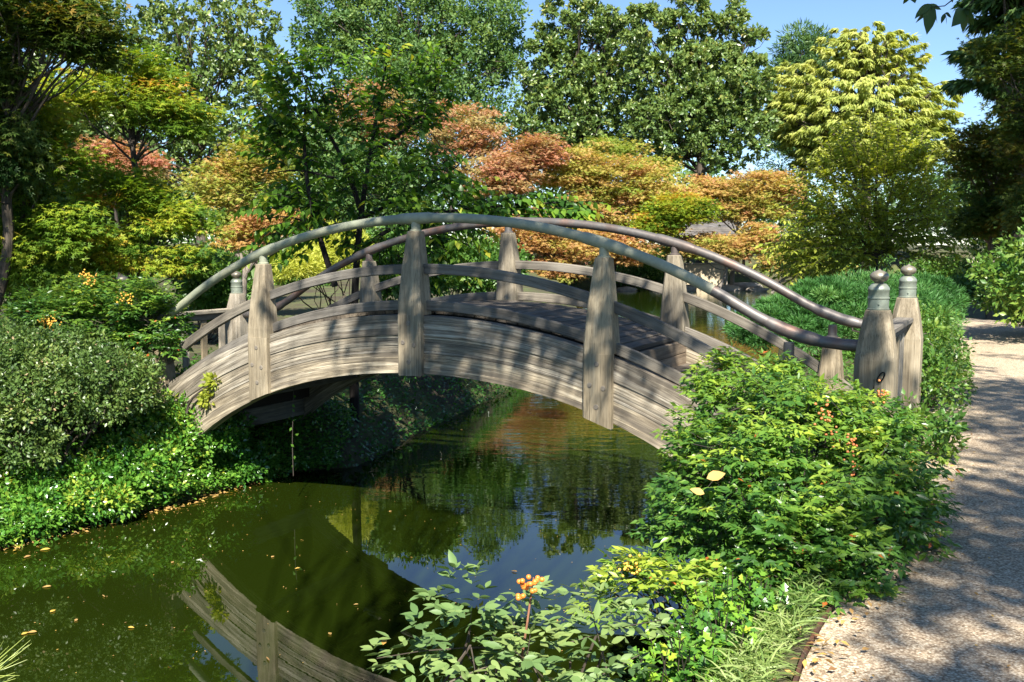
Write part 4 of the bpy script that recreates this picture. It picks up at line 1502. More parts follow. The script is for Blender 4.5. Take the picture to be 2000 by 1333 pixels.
def base_at(x, d):
    p = px(x, 560, d)
    return np.array([p[0], p[1], max(float(ground_z(p[0], p[1])), WATER_Z)])


# Japanese maples
def maple(label, x, d, boxes, mat, leaf, seed, nclump=60, per=110, hue0=.5, trunk=.09, flat=.42, clump=.36, fork=None, bark='bark', top=.25, limbs=22, tplm=None, huefun=None, base=None):
    share = 1.0 / len(boxes)
    A = [(b[1] - b[0]) * (b[3] - b[2]) for b in boxes]
    ells = [box_ell(*b, d + (0 if len(b) < 5 else 0), share=a / sum(A)) for b, a in zip(boxes, A)]
    return make_tree('maple_tree', label, base_at(x, d) if base is None else base, ells, 'maple', leaf, nclump, per, mat, trunk, seed, clump=clump, flat=flat, hue0=hue0, minup=-.7, fork=fork, bark=bark, limbs=limbs, top_hue=top, tpl=tplm, huefun=huefun)


maple('yellow green maple with forked bare trunk standing left of the bridge', 265, 16.0, [(150, 350, 85, 215), (60, 200, 140, 260), (290, 420, 180, 290), (200, 400, 150, 260)], 'maple_green_leaf', .085, 71, 56, 150, .52, .07, fork=px(262, 318, 16.0), bark='bark', top=.35)
maple('low spreading lime maple over the left garden bank', 250, 15.2, [(140, 330, 320, 430), (250, 430, 390, 480), (150, 300, 430, 560), (300, 420, 470, 560), (40, 180, 380, 560)], 'maple_green_leaf', .085, 72, 80, 150, .46, .06, top=.2)
maple('tall green maple at the left edge half in shade', 40, 14.2, [(-90, 130, 160, 330), (20, 170, 250, 380), (-80, 100, 320, 500), (-60, 130, 420, 590), (60, 200, 380, 520)], 'maple_green_leaf', .085, 73, 120, 150, .42, .09, top=.2)
maple('dark bronze maple canopy in the top left corner', -30, 13.5, [(-140, 200, -80, 130), (-120, 60, 60, 240), (100, 250, -10, 160), (-100, 80, 180, 420)], 'maple_dark_leaf', .09, 74, 110, 150, .30, .10, top=.2)
maple('small red maple glimpsed between the left maple trunks', 225, 20.5, [(140, 300, 270, 345), (190, 330, 300, 360)], 'maple_red_leaf', .09, 75, 26, 120, .35, .06)
maple('tawny fine leaved maple behind the left end of the bridge', 450, 24.0, [(350, 560, 300, 430), (420, 590, 255, 380), (400, 540, 390, 480)], 'maple_orange_leaf', .085, 76, 90, 150, .28, .08, bark='pale_bark')
maple('low rust red maple drooping behind the far capped post', 480, 21.5, [(420, 530, 425, 500), (460, 620, 400, 470)], 'maple_orange_leaf', .085, 77, 34, 130, .72, .05, bark='pale_bark')
maple('dusty red maple shoots rising right of the cherry', 960, 55.0, [(1000, 1100, 255, 340), (930, 1060, 290, 400)], 'maple_red_leaf', .17, 78, 96, 120, .36, .14, clump=.29, flat=.24)
maple('rose tinted maple rising behind the cherry', 900, 58.0, [(820, 990, 190, 330), (880, 1000, 230, 420), (620, 820, 140, 330)], 'maple_red_leaf', .17, 79, 126, 120, .25, .14, clump=.29, flat=.24)
maple('broad orange maple at the centre of the far shore', 1170, 57.0, [(1040, 1200, 280, 390), (1090, 1330, 300, 400), (1060, 1260, 360, 480), (1180, 1380, 350, 430)], 'maple_orange_leaf', .17, 80, 231, 130, .50, .16, clump=.29, flat=.24, bark='pale_bark')
maple('orange maple spreading above the pavilion roof', 1430, 59.0, [(1310, 1450, 340, 430), (1400, 1575, 325, 420), (1380, 1560, 380, 440)], 'maple_orange_leaf', .17, 81, 147, 130, .50, .15, clump=.29, flat=.24, bark='pale_bark')
maple('orange maple hanging below the pavilion roof', 1400, 56.0, [(1290, 1500, 455, 515), (1440, 1520, 430, 500)], 'maple_orange_leaf', .17, 82, 96, 120, .58, .12, clump=.29, flat=.24, bark='pale_bark')
maple('yellowing maple leaning over the far water edge', 1500, 55.5, [(1480, 1590, 480, 545), (1540, 1650, 500, 550)], 'maple_orange_leaf', .17, 83, 63, 120, .22, .10, clump=.29, flat=.24, bark='pale_bark')
maple('pinkish maple low on the far shore behind the middle posts', 1100, 55.0, [(950, 1120, 400, 520), (1050, 1290, 440, 530), (1000, 1150, 500, 560)], 'maple_orange_leaf', .17, 84, 168, 120, .72, .12, clump=.29, flat=.24)
maple('lime green maple among the orange ones on the far shore', 1340, 55.0, [(1255, 1400, 375, 450), (1230, 1330, 410, 470)], 'maple_green_leaf', .17, 85, 92, 120, .55, .12, clump=.29, flat=.24)
maple('golden maple crown above the orange maples', 1190, 61.0, [(1110, 1260, 265, 330), (1200, 1330, 300, 360)], 'maple_orange_leaf', .20, 86, 40, 120, .15, .12)
maple('dull orange maple in the shade right of the path', 1940, 21.0, [(1850, 2020, 230, 380), (1880, 2060, 330, 480), (1840, 1960, 400, 470)], 'maple_dark_leaf', .085, 87, 90, 150, .55, .09)
maple('dark olive maple in shade at the right edge', 2040, 19.0, [(1900, 2150, 20, 200), (1930, 2150, 150, 360), (1960, 2150, 330, 480)], 'maple_dark_leaf', .085, 88, 90, 150, .40, .10)

# lime tree with arching shoots on the right bank
rl = np.random.default_rng(91)
lb = base_at(1715, 30.0)
S0, SD = [], []
lf = px(1710, 470, 30)
for (x, y), (rx, ry), n in [((1715, 390), (150, 120), 420), ((1640, 460), (120, 80), 230), ((1790, 440), (95, 90), 140), ((1720, 300), (110, 60), 130), ((1600, 500), (70, 50), 70)]:
    o = rdir(rl, n)
    q = rl.uniform(.25, 1, n) ** .5
    for i in range(n):
        p = px(x + o[i, 0] * rx * q[i], y - o[i, 2] * ry * q[i], 30 + o[i, 1] * 2.0 * q[i])
        S0.append(p)
        SD.append(unit(p - lf + rl.normal(size=3) * .6 + np.array([0, 0, .8])))
S0, SD = np.array(S0), np.array(SD)
st = [(poly(lb - np.array([0, 0, .3]), px(1712, 500, 30), px(1708, 400, 30), px(1715, 300, 30)), .09, .02)]
for x, y in ((1620, 420), (1800, 400), (1660, 320), (1760, 300), (1590, 490), (1820, 460)):
    st.append((poly(px(1711, 500, 30), px((1711 + x) / 2, (500 + y) / 2 - 10, 30), px(x, y, 30 + rl.normal())), .05, .012))
make_shoot_tree('zelkova_tree', 'lime green tree with upswept arching shoots on the right bank', lb, st, (S0 - SD * .4, SD), 1.15, .23, 'lime_leaf', 92, nleaf=16, hue0=.68, droop=.55, wide=.42, twig=.008, tpl=tpl_diamond(), hang=.45)

# ------------------------------------------------------------------ big trees beyond the pond
def big(name, label, x, d, boxes, style, mat, leaf, seed, nclump, per, hue0=.5, trunk=.35, clump=.26, flat=.8, bark='bark', inner=.55, limbs=40, top=.15, group=None, tplm=None, minup=-.8, fork=None):
    A = [(b[1] - b[0]) * (b[3] - b[2]) for b in boxes]
    ells = [box_ell(*b[:4], d + (b[4] if len(b) > 4 else 0), share=a / sum(A)) for b, a in zip(boxes, A)]
    return make_tree(name, label, base_at(x, d), ells, style, leaf, nclump, per, mat, trunk, seed, clump=clump, flat=flat, hue0=hue0, inner=inner, bark=bark, limbs=limbs, top_hue=top, group=group, tpl=tplm, minup=minup, fork=fork)


big('magnolia_tree', 'glossy magnolia on the left behind the maples', 400, 42, [(230, 560, -60, 200), (320, 600, 60, 400), (120, 420, 60, 420)], 'rosette', 'magnolia_leaf', .24, 101, 120, 260, .50, .28, clump=.27)
big('magnolia_tree', 'magnolia showing behind the dark bronze maple at top left', 60, 40, [(-140, 260, -160, 140), (-120, 260, 60, 430)], 'rosette', 'magnolia_leaf', .24, 102, 100, 240, .50, .28, clump=.27)
big('oak_tree', 'tall fine leaved oak behind the cherry', 800, 82, [(570, 700, -40, 160), (660, 800, -60, 170), (770, 900, -60, 170), (870, 1030, -50, 200), (600, 1020, 80, 350)], 'clump', 'oak_leaf', .34, 103, 300, 200, .5, .5, clump=.24)
big('magnolia_tree', 'middle magnolia beyond the pond, darker and narrower', 1120, 74, [(1045, 1150, -30, 150), (1110, 1215, -22, 170), (1010, 1130, 60, 230), (985, 1200, 130, 345), (1080, 1260, 90, 345), (1160, 1260, 10, 200)], 'rosette', 'magnolia_leaf', .36, 104, 190, 230, .46, .45, clump=.22)
big('magnolia_tree', 'widest magnolia beyond the pond, beside the yellow cypress', 1370, 69, [(1215, 1320, -10, 180), (1290, 1400, -28, 170), (1375, 1470, -12, 180), (1420, 1510, 40, 240), (1200, 1530, 150, 350), (1210, 1500, 80, 300)], 'rosette', 'magnolia_leaf', .36, 105, 220, 240, .50, .45, clump=.21)
big('cypress_tree', 'yellow green bald cypress with hanging feathery tiers against the sky', 1690, 72, [(1580, 1720, 50, 190), (1690, 1810, 55, 210), (1640, 1760, 42, 160), (1490, 1860, 150, 310), (1520, 1880, 230, 350), (1470, 1620, 110, 280), (1780, 1870, 150, 300)], 'drape', 'cypress_leaf', .46, 106, 820, 100, .56, .42, clump=.115, flat=.42, inner=.25, limbs=110)
big('pine_tree', 'dark pine standing behind the left side of the yellow cypress', 1570, 84, [(1500, 1640, 40, 200), (1490, 1620, 160, 340)], 'needle', 'pine_needle', .6, 107, 90, 150, .45, .4, clump=.3, flat=.5)
big('cypress_tree', 'dark shaded cypress hanging over the right edge of the path', 1985, 24, [(1850, 2020, 60, 210), (1900, 2150, -140, 120), (1960, 2150, 80, 330)], 'drape', 'pine_needle', .30, 108, 110, 260, .62, .25, clump=.30, flat=.3, inner=.3, limbs=60)
big('oak_tree', 'dark broadleaf tree filling the gap above the right end of the path', 1930, 34, [(1860, 2080, 220, 480), (1880, 2100, 330, 560)], 'clump', 'oak_leaf', .17, 109, 110, 170, .35, .2, clump=.3)
big('evergreen_tree', 'dense evergreen filling the view behind the left maples', 120, 52, [(-150, 330, 180, 470), (-60, 420, 240, 520)], 'clump', 'oak_leaf', .30, 110, 160, 190, .38, .2, clump=.26)
big('evergreen_tree', 'dense evergreen behind the tawny maple and the cherry', 560, 56, [(380, 760, 220, 480), (560, 860, 260, 520)], 'clump', 'oak_leaf', .30, 111, 160, 190, .42, .2, clump=.26)
# lower green understory that closes the view between the trunks
US = [(1545, 74, (1410, 1620, 255, 480)), (1270, 76, (1180, 1400, 300, 480)), (430, 16.5, (350, 520, 530, 610)), (790, 17, (700, 880, 470, 590)), (930, 21, (850, 1020, 480, 575)), (390, 19, (320, 470, 500, 580)), (330, 30, (300, 540, 470, 600)), (560, 33, (480, 660, 490, 590)), (720, 40, (640, 860, 420, 580)), (860, 45, (780, 980, 440, 580)), (1060, 62, (980, 1150, 470, 560)), (1230, 64, (1130, 1330, 470, 560)), (1560, 63, (1500, 1640, 440, 545)), (1660, 66, (1600, 1760, 420, 540)),
      (180, 24, (40, 330, 480, 620)), (30, 20, (-80, 150, 450, 620)), (1890, 27, (1830, 1990, 500, 620)), (1800, 36, (1740, 1900, 470, 590))]
UL = ['dark evergreen shrub filling the gap below the yellow cypress', 'dark tall shrub under the magnolias behind the orange maples', 'leafy green shrub close behind the far slatted barrier', 'green shrub right of the cherry stems behind the bridge', 'low green shrub on the bank point behind the middle posts', 'pale green shrub left of the dead snag', 'low dark shrub on the bank left of the far capped post', 'rounded green shrub just beyond the far bridge end', 'bushy green shrub seen between the cherry stems', 'green shrub at the water behind the bridge crown', 'green shrub under the pink maple on the far shore', 'green shrub left of the tan pavilion wall', 'dark shrub right of the pavilion at the water', 'shaded shrub behind the lime tree', 'leafy shrub below the left lime maple', 'deep green shrub at the left edge behind the nandina', 'dark shrub where the path bends out of sight', 'shrub behind the juniper mound under the lime tree']
for (x, d, b), lab, k in zip(US, UL, range(20)):
    c, r, _ = box_ell(*b, d)
    r[1] = r[0] * .7
    rq = np.random.default_rng(500 + k)
    lb_ = [(c + r * rq.uniform(-.45, .45, 3) * np.array([1.3, 1, .9]), r * rq.uniform(.42, .72)) for _ in range(5)] + [(c - r * np.array([0, 0, .25]), r * np.array([.8, .8, .7]))]
    mound('garden_shrub', lab, 'shrub', lb_, 'shrub_leaf', .012 * math.sqrt(d) + .05, 120 + k, nclump=90, per=130, hue0=.45, clump=.42, tpl=tpl_diamond(), inner=.35, minup=-.8, group='green shrubs round the pond')
mound('golden_shrub', 'bright yellow green feathery shrub between the cherry stems', 'shrub', [box_ell(590, 730, 440, 560, 19)[:2], box_ell(520, 640, 480, 570, 18)[:2]], 'golden_leaf', .11, 140, style='needle', nclump=90, per=200, hue0=.5, clump=.26)
# distant wood beyond everything
rw = np.random.default_rng(150)
xs = np.repeat(np.linspace(-75, 85, 45), 2)
C = np.stack([xs, 100 + rw.normal(size=90) * 4, 2.0 + rw.uniform(0, 9.0, 90)], 1)
P, D, N, w, l, h = crown_leaves('clump', rw, C, np.tile([3.0, 2.5, 3.2], (90, 1)), 420, .6, np.array([0, 100, 3.0]))
tag(link('distant_wood', leaves_mesh('distant_wood', P, D, N, w, l, .4 + h, tpl_diamond()), 'oak_leaf'), 'band of dark woodland far behind the pond garden', 'wood', kind='stuff')

# ------------------------------------------------------------------ pavilion, low wall, rocks on the far shore
pv = px(1390, 470, 66)
pv[2] = float(ground_z(pv[0], pv[1]))
pav = thing('garden_pavilion', pv, 'shingle roofed garden pavilion half hidden by orange maples', 'pavilion')
rb0, rt0 = px(1390, 462, 66)[2], px(1390, 425, 66)[2]
hw, hd = 2.6, 2.0
m = MB()
for k in range(9):
    t0, t1 = k / 9, (k + 1) / 9
    for sgn in (-1, 1):
        y0, y1 = pv[1] + sgn * hd * (1 - t0), pv[1] + sgn * hd * (1 - t1) * .98
        z0, z1 = rb0 + (rt0 - rb0) * t0, rb0 + (rt0 - rb0) * t1
        xa = hw * (1 - t0 * .75)
        mm = MB()
        dirv = unit(np.array([0, y1 - y0, z1 - z0]))
        nv = np.cross(np.array([1.0, 0, 0]), dirv)
        nv = nv if nv[2] > 0 else -nv
        mm.box(np.array([pv[0], (y0 + y1) / 2, (z0 + z1) / 2]) + nv * .03, np.array([1.0, 0, 0]), dirv, nv, (2 * xa, abs(y1 - y0) * 1.35, .05))
        mm.build('shingle', 'shingle_wood', pav)
m = MB()
m.box((pv[0], pv[1], rt0 + .05), (1, 0, 0), (0, 1, 0), (0, 0, 1), (1.6, .25, .14), cham=.02)
m.build('ridge', 'shingle_wood', pav)
for sx in (-1, 1):
    for sy in (-1, 1):
        m = MB()
        m.box((pv[0] + sx * 1.9, pv[1] + sy * 1.5, (pv[2] + rb0) / 2), (0, 0, 1), (1, 0, 0), (0, 1, 0), (rb0 - pv[2], .18, .18), cham=.02)
        m.build('pillar', 'bark', pav)
wl = px(1375, 535, 62)
wz0, wz1 = px(1375, 556, 62)[2], px(1375, 517, 62)[2]
wall = thing('garden_wall', np.array([wl[0], wl[1], wz0]), 'low tan plastered wall at the water in front of the pavilion', 'wall')
m = MB()
m.box((wl[0], wl[1], (wz0 + wz1) / 2 - .3), (1, 0, 0), (0, 1, 0), (0, 0, 1), (2.7, .3, wz1 - wz0 + .6), cham=.01)
m.build('panel', 'stucco', wall)
m = MB()
m.box((wl[0], wl[1], wz1 + .05), (1, 0, 0), (0, 1, 0), (0, 0, 1), (2.8, .4, .09), cham=.01)
m.build('coping', 'pale_wood', wall)
for k in (-1, 1):
    m = MB()
    m.box((wl[0] + k * 1.42, wl[1], (wz0 + wz1) / 2 - .25), (0, 0, 1), (1, 0, 0), (0, 1, 0), (wz1 - wz0 + .7, .16, .42), cham=.01)
    m.build('pier', 'pale_wood', wall)


def rock(label, c, r, seed, group='rocks at the water edge'):
    rng = np.random.default_rng(seed)
    v, f = ICO
    d = 1 + .16 * np.sin(v @ rng.normal(size=3) * 3 + 1) + .12 * np.sin(v @ rng.normal(size=3) * 5)
    V = v * d[:, None] * np.asarray(r)
    o = link('rock', fast_mesh('rock', V, f, smooth=False), 'rock')
    o.location = c
    return tag(o, label, 'rock', group)


RK = [(1290, 552, 58, .8, 'pale flat rock at the far water edge left of the wall'), (1330, 560, 58, 1.0, 'long pale rock below the tan wall at the water'), (1420, 556, 58, .9, 'grey rock at the right foot of the tan wall'), (1455, 548, 60, 1.1, 'tan rock ledge right of the tan wall'), (1480, 558, 57, .7, 'small rock at the tip of the far ledge'), (1225, 556, 58, .6, 'rounded rock under the low pink maple'), (1570, 533, 75, 1.0, 'flat pale stone at the far right water line')]
for k, (x, y, d, r, lab) in enumerate(RK):
    c = px(x, y, d)
    c[2] = max(WATER_Z + .05, float(ground_z(c[0], c[1])))
    rock(lab, c, (r, r * .6, r * .32), 160 + k)

# far fence beside the path bend
ff = px(1925, 512, 33)
fen = thing('post_fence', np.array([ff[0], ff[1], float(ground_z(ff[0], ff[1]))]), 'short pale rail fence in the shade beyond the path bend', 'fence')
for x in (1900, 1923, 1946):
    m = MB()
    p = px(x, 520, 33)
    m.box(p, (0, 0, 1), (1, 0, 0), (0, 1, 0), (.62, .07, .07), cham=.008)
    m.build('fence_post', 'pale_wood', fen)
a, b = px(1892, 513, 32.95), px(1952, 511, 32.95)
m = MB()
m.tube([a, (a + b) / 2, b], .035, 7)
m.build('rail', 'pale_wood', fen)

# pale dead snag behind the far capped post
sn = thing('dead_snag', px(478, 610, 14.2), 'bleached dead branch stub rising behind the far capped post', 'snag')
m = MB()
m.tube([px(470, 640, 14.2), px(476, 570, 14.2), px(478, 530, 14.2), px(470, 495, 14.2)], [.05, .045, .035, .02], 8)
m.tube([px(478, 545, 14.2), px(490, 520, 14.15), px(505, 495, 14.1), px(520, 480, 14.1)], [.035, .028, .018, .006], 7)
m.tube([px(482, 535, 14.2), px(486, 505, 14.25), px(492, 490, 14.25)], [.022, .015, .006], 6)
m.build('snag', 'pale_bark', sn, smooth=True)

# ------------------------------------------------------------------ overhanging branch, top right
br = thing('overhanging_branch', px(1960, -60, 5.2), 'dark leafy twig tips hanging into the blue sky at the top', 'branch')
m = MB()
m.tube([px(2060, -160, 5.3), px(1960, -60, 5.2), px(1880, -15, 5.1), px(1845, 12, 5.1), px(1822, 14, 5.1)], [.02, .012, .006, .003, .002], 6)
m.tube([px(1930, -40, 5.15), px(1900, 2, 5.1), px(1888, 14, 5.1)], [.006, .004, .002], 5)
m.tube([px(1920, -60, 5.2), px(1830, -40, 5.1), px(1775, -10, 5.1)], [.008, .004, .002], 5)
m.build('twig', 'dark_bark', br)
rbh = np.random.default_rng(170)
Pl, Dl = [], []
for (x, y), targets in {(1818, 8): [(1786, 35), (1790, 48), (1812, 66), (1800, 28), (1826, 40), (1838, 20), (1796, 15), (1834, 46), (1822, 52)], (1884, 18): [(1862, 50), (1882, 65), (1902, 52), (1912, 20), (1866, 40), (1892, 30), (1900, 36)], (1846, 26): [(1838, 46), (1850, 48), (1860, 34)], (1776, -10): [(1764, 10), (1788, 4)], (1858, -8): [(1862, 6), (1884, 2)]}.items():
    for tx, ty in targets:
        p0, p1 = px(x, y, 5.1), px(tx, ty, 5.1 + rbh.normal() * .06)
        Pl.append(p0); Dl.append(p1 - p0)
Pl, Dl = np.array(Pl), np.array(Dl)
ll = np.linalg.norm(Dl, axis=1)
leaf_parts(br, Pl, Dl, unit(rbh.normal(size=Pl.shape) * .6 + np.array([0, -.8, .5])), ll * .36, ll, np.full(len(Pl), .3), FINE, 'overhang', 'canopy_leaf', 60)

# ------------------------------------------------------------------ leaves on the water and path
rf = np.random.default_rng(180)
FL = [(98, 1072, .09, 'cream leaf floating at the edge of the ivy'), (60, 1085, .07, 'brown leaf lying at the ivy waterline'), (100, 1145, .07, 'orange leaf floating left of the bank reflection'), (98, 1196, .06, 'yellow leaf floating near the left edge'), (42, 1240, .06, 'yellow leaf in the floating pair at lower left'), (72, 1234, .07, 'orange curled leaf in the floating pair at lower left'), (148, 1213, .05, 'small tan leaf floating right of the yellow one'), (250, 1225, .055, 'pale yellow leaf floating alone at lower left'),
      (200, 1162, .07, 'green sliver of leaf floating'), (530, 1089, .05, 'small orange leaf on open green water'), (586, 1109, .05, 'yellow leaf on open green water'), (646, 1240, .055, 'orange leaf below the post reflection'), (1010, 1117, .06, 'tan leaf on the edge of the blue reflection'), (772, 1299, .04, 'tiny yellow leaf left of the grey nandina'), (520, 1283, .08, 'brown twig like leaf over the post reflection'), (805, 1090, .04, 'small yellow leaf near the middle of the water'), (900, 840, .06, 'leaf floating beneath the bridge arch'), (930, 905, .06, 'orange leaf floating in the bridge shade'), (335, 1100, .05, 'brown leaf near the ivy reflection'), (760, 1000, .05, 'dull leaf on the dark reflection'), (700, 1180, .04, 'tan leaf on plain green water')]
for k, (x, y, L, lab) in enumerate(FL):
    d = 1.0
    ray = px(x, y, 1.0) - CAM
    p = CAM + ray * ((WATER_Z + .008 - CAM[2]) / ray[2])
    a = rf.uniform(0, 2 * PI)
    D = np.array([[math.cos(a), math.sin(a), .05]])
    hue = [.95, .4, .55, 1, 1, .6, .5, .95, .5, .55, .9, .6, .5, 1, .15, .9, .6, .6, .4, .4, .5][k]
    me = leaves_mesh('fallen_leaf', np.zeros((1, 3)), D, np.array([[.1, -.1, 1.0]]), L * (.15 if k in (8, 14) else .5), L, hue, FINE)
    o = link('fallen_leaf', me, 'dry_leaf')
    o.location = p
    tag(o, lab, 'leaf', 'leaves floating on the pond')
p = px(1860, 838, 1.0) - CAM
p = CAM + p * ((.03 - CAM[2]) / p[2])
o = link('fallen_leaf', leaves_mesh('fallen_leaf', np.zeros((1, 3)), np.array([[.9, -.4, .12]]), np.array([[0, 0, 1.0]]), .10, .17, .6, FINE), 'lime_leaf')
o.location = p
tag(o, 'large pale green leaf lying on the footpath edge', 'leaf')
for k, (x, y, d, L, a, lab) in enumerate([(1400, 935, 4.75, .105, .3, 'big dry tan leaf caught flat on the big nandina'), (1395, 965, 4.75, .075, 2.4, 'curled tan leaf caught below the big dry one on the nandina')]):
    D = np.array([[math.cos(a), .2, .25]])
    o = link('fallen_leaf', leaves_mesh('fallen_leaf', np.zeros((1, 3)), D, np.array([[0, -.7, .6]]), L * .55, L, .7, FINE), 'dry_leaf')
    o.location = px(x, y, d) - np.array([.05, 0, 0])
    tag(o, lab, 'leaf', 'dry leaves caught in the nandina')
# litter along the waterline and path edge
edge = resample(np.array([(-6.6, 6.6), (-4.77, 8.8), (-3.6, 10.4), (-2.95, 11.6)]), 200)
pp = edge[rf.integers(0, 200, 420)] + rf.normal(size=(420, 2)) * .05
Pl = np.c_[pp, np.full(420, WATER_Z + .012)]
tag(link('leaf_litter', leaves_mesh('leaf_litter', Pl, unit(rf.normal(size=(420, 3)) * np.array([1, 1, .15])), UP + rf.normal(size=(420, 3)) * .25, .025, .055, rf.uniform(.2, 1, 420), LEAF5), 'dry_leaf'), 'brown leaf litter washed against the ivy waterline', 'litter', kind='stuff')
pe = resample(PATH_L[3:12], 300)
pp = pe[rf.integers(0, 160, 260)] + rf.normal(size=(260, 2)) * .09 + np.array([.07, -.05])
Pl = np.c_[pp, np.full(260, .04)]
tag(link('leaf_litter', leaves_mesh('leaf_litter', Pl, unit(rf.normal(size=(260, 3)) * np.array([1, 1, .2])), UP + rf.normal(size=(260, 3)) * .35, .02, .045, rf.uniform(0, .8, 260), LEAF5), 'dry_leaf'), 'dead leaves gathered along the path edge under the nandina', 'litter', kind='stuff')

n_ = 420
pp = scatter(POND[2:33], .0, rf) if False else np.c_[rf.uniform(-6, 2, n_), rf.uniform(5.5, 13, n_)]
pp = np.concatenate([pp, edge[rf.integers(0, 200, 260)] + np.abs(rf.normal(size=(260, 1))) * np.array([[.22, -.12]])])
pp = pp[poly_sd(pp, POND) < -.02]
n_ = len(pp)
tag(link('pond_debris', leaves_mesh('pond_debris', np.c_[pp, np.full(n_, WATER_Z + .006)], unit(rf.normal(size=(n_, 3)) * np.array([1, 1, .02])), UP + rf.normal(size=(n_, 3)) * .08, .010, rf.uniform(.008, .024, n_), rf.uniform(.2, 1, n_), tpl_diamond()), 'dry_leaf'), 'tiny specks of plant debris floating on the pond', 'debris', kind='stuff')
pq = np.c_[rf.uniform(.5, 6, 700), rf.uniform(2.5, 11, 700)]
pq = pq[poly_sd(pq, PATH_POLY) < -.05]
n_ = len(pq)
tag(link('leaf_litter', leaves_mesh('leaf_litter', np.c_[pq, np.full(n_, .034)], unit(rf.normal(size=(n_, 3)) * np.array([1, 1, .1])), UP + rf.normal(size=(n_, 3)) * .25, .012, rf.uniform(.015, .045, n_), rf.uniform(0, .7, n_), LEAF5), 'dry_leaf'), 'small dead leaves scattered over the footpath', 'litter', kind='stuff')

# hanging vine below the bridge
mound('creeper_sprig', 'yellow green creeper sprig climbing the left foot of the bridge beam', 'creeper', [(px(408, 775, 10.75), (.03, .03, .15)), (px(420, 748, 10.7), (.05, .03, .03))], 'lime_leaf', .06, 36, nclump=7, per=14, hue0=.7, clump=.5, tpl=LEAF5, stems=4, base=px(400, 800, 10.8))
vn = thing('hanging_vine', px(572, 735, 10.6), 'thin vine with a few leaves dangling beneath the bridge', 'vine')
m = MB()
vp = [px(574, 745, 10.6), px(573, 800, 10.6), px(570, 860, 10.6), px(573, 930, 10.6)]
m.tube(resample(np.array(vp), 12), .004, 5)
m.build('stem', 'bark', vn)
rv = np.random.default_rng(190)
Pv = np.array([px(572 + rv.normal() * 2, y, 10.58) for y in (760, 772, 790, 800, 812, 822, 835, 850, 868, 890, 910)])
leaf_parts(vn, Pv, rdir(rv, len(Pv)) + np.array([0, 0, -.5]), rdir(rv, len(Pv)) + np.array([0, -1, .5]), .03, np.full(len(Pv), .05), np.full(len(Pv), .7), LEAF5, 'vine', 'ivy_leaf', 20)

# ------------------------------------------------------------------ garden trees that shade the scene from behind and beside the camera
def shade_tree(label, base, targets, seed, leaf=.13, per=90, mat='canopy_leaf', clump=.55):
    """canopy clumps stand where the sun ray through each target point crosses their height"""
    rng = np.random.default_rng(seed)
    C = []
    for tx, ty, tz, h in targets:
        t = (h - tz) / TO_SUN[2]
        C.append(np.array([tx, ty, tz]) + TO_SUN * t)
    C = np.array(C)
    root = thing('garden_tree', np.asarray(base, float), label, 'tree')
    R = np.tile([1, 1, .45], (len(C), 1)) * clump * rng.uniform(.7, 1.3, (len(C), 1))
    P, D, N, w, l, h = crown_leaves('clump', rng, C, R, per, leaf, C.mean(0))
    tag(link('crown', leaves_mesh('crown', P - np.asarray(base), D, N, w, l, .5 + h, tpl_diamond()), mat, root), kind='stuff')
    mb = MB()
    f = C.mean(0) * .3 + np.asarray(base) * .7
    f[2] = C[:, 2].min() - 1.5
    limb(mb, np.asarray(base, float), f, .24, .16, rng, .03, 8, 9)
    for j in range(len(C)):
        limb(mb, f, C[j], .013, .006, rng, .08, 7, 5)
    mb.build('trunk', 'bark', root, smooth=True)
    return root


rs = np.random.default_rng(200)
tg = []
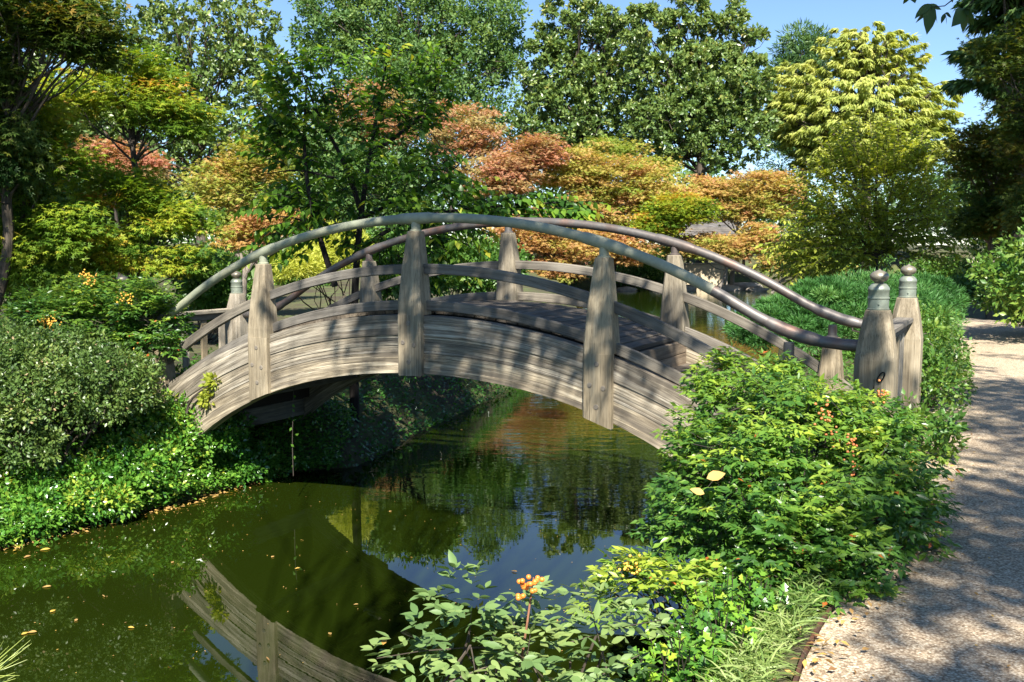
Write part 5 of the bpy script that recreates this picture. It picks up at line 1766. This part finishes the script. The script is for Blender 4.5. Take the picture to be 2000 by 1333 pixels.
# over the bridge between middle and right posts
for _ in range(80):
    s = rs.normal() * 1.3 + 1.0
    b = bp(s, rs.uniform(-.3, 1.6), rs.uniform(.3, 1.7))
    tg.append((b[0], b[1], b[2], rs.uniform(7.5, 10.5)))
shade_tree('tall garden tree behind the viewer shading the middle of the bridge', (-1.5, -4.5, 0), tg, 201, .15, 80, clump=.40)
tg = []
for _ in range(52):
    tg.append((rs.uniform(-3.2, .2), rs.uniform(12.2, 18), -.6, rs.uniform(9.5, 11.5)))
for _ in range(16):
    q = px(720 + rs.normal() * 110, 330 + rs.normal() * 90, 13.2)
    tg.append((q[0], q[1], q[2], rs.uniform(9.5, 11.5)))
shade_tree('leaning garden tree left of the viewer shading the far bank and the cherry', (-13.0, -1.0, -.1), tg, 205, .15, 90, clump=.42)
tg = []
for _ in range(185):
    t = rs.uniform(0, 1)
    y = 2.6 + 8.5 * t ** 1.1
    x = np.interp(y, PATH_L[:, 1][3:13], PATH_L[:, 0][3:13]) + rs.uniform(.1, 3.0)
    tg.append((x, y, 0, rs.uniform(8.5, 12)))
for _ in range(34):
    y = rs.uniform(8, 13.5)
    tg.append((np.interp(y, PATH_L[:, 1][3:13], PATH_L[:, 0][3:13]) + rs.uniform(0, 3.0), y, 0, rs.uniform(8.5, 11)))
for _ in range(40):
    y = rs.uniform(2.6, 6.0)
    tg.append((np.interp(y, PATH_L[:, 1][3:13], PATH_L[:, 0][3:13]) + rs.uniform(-.1, 2.4), y, 0, rs.uniform(7.5, 10)))
for _ in range(14):
    q = px(1840 + rs.normal() * 60, 20 + rs.normal() * 40, 5.1)
    tg.append((q[0], q[1], q[2], rs.uniform(8.5, 11)))
shade_tree('broad garden tree behind the viewer shading the footpath', (4.6, -5.5, 0), tg, 202, .13, 80, clump=.44)
tg = [(rs.uniform(9.0, 17), rs.uniform(16, 30), rs.uniform(.5, 8), rs.uniform(10.5, 16)) for _ in range(120)]
shade_tree('large tree right of the path shading the dark maples', (13.5, 10.5, 0), tg, 203, .26, 160, clump=1.3)
tg = [(rs.uniform(-10.5, -6.4), rs.uniform(12.5, 15), rs.uniform(.5, 6), rs.uniform(9, 13)) for _ in range(18)]
shade_tree('large tree left of the pond shading the dark maples', (-11.0, 4.5, 0), tg, 204, .22, 120, clump=.8)
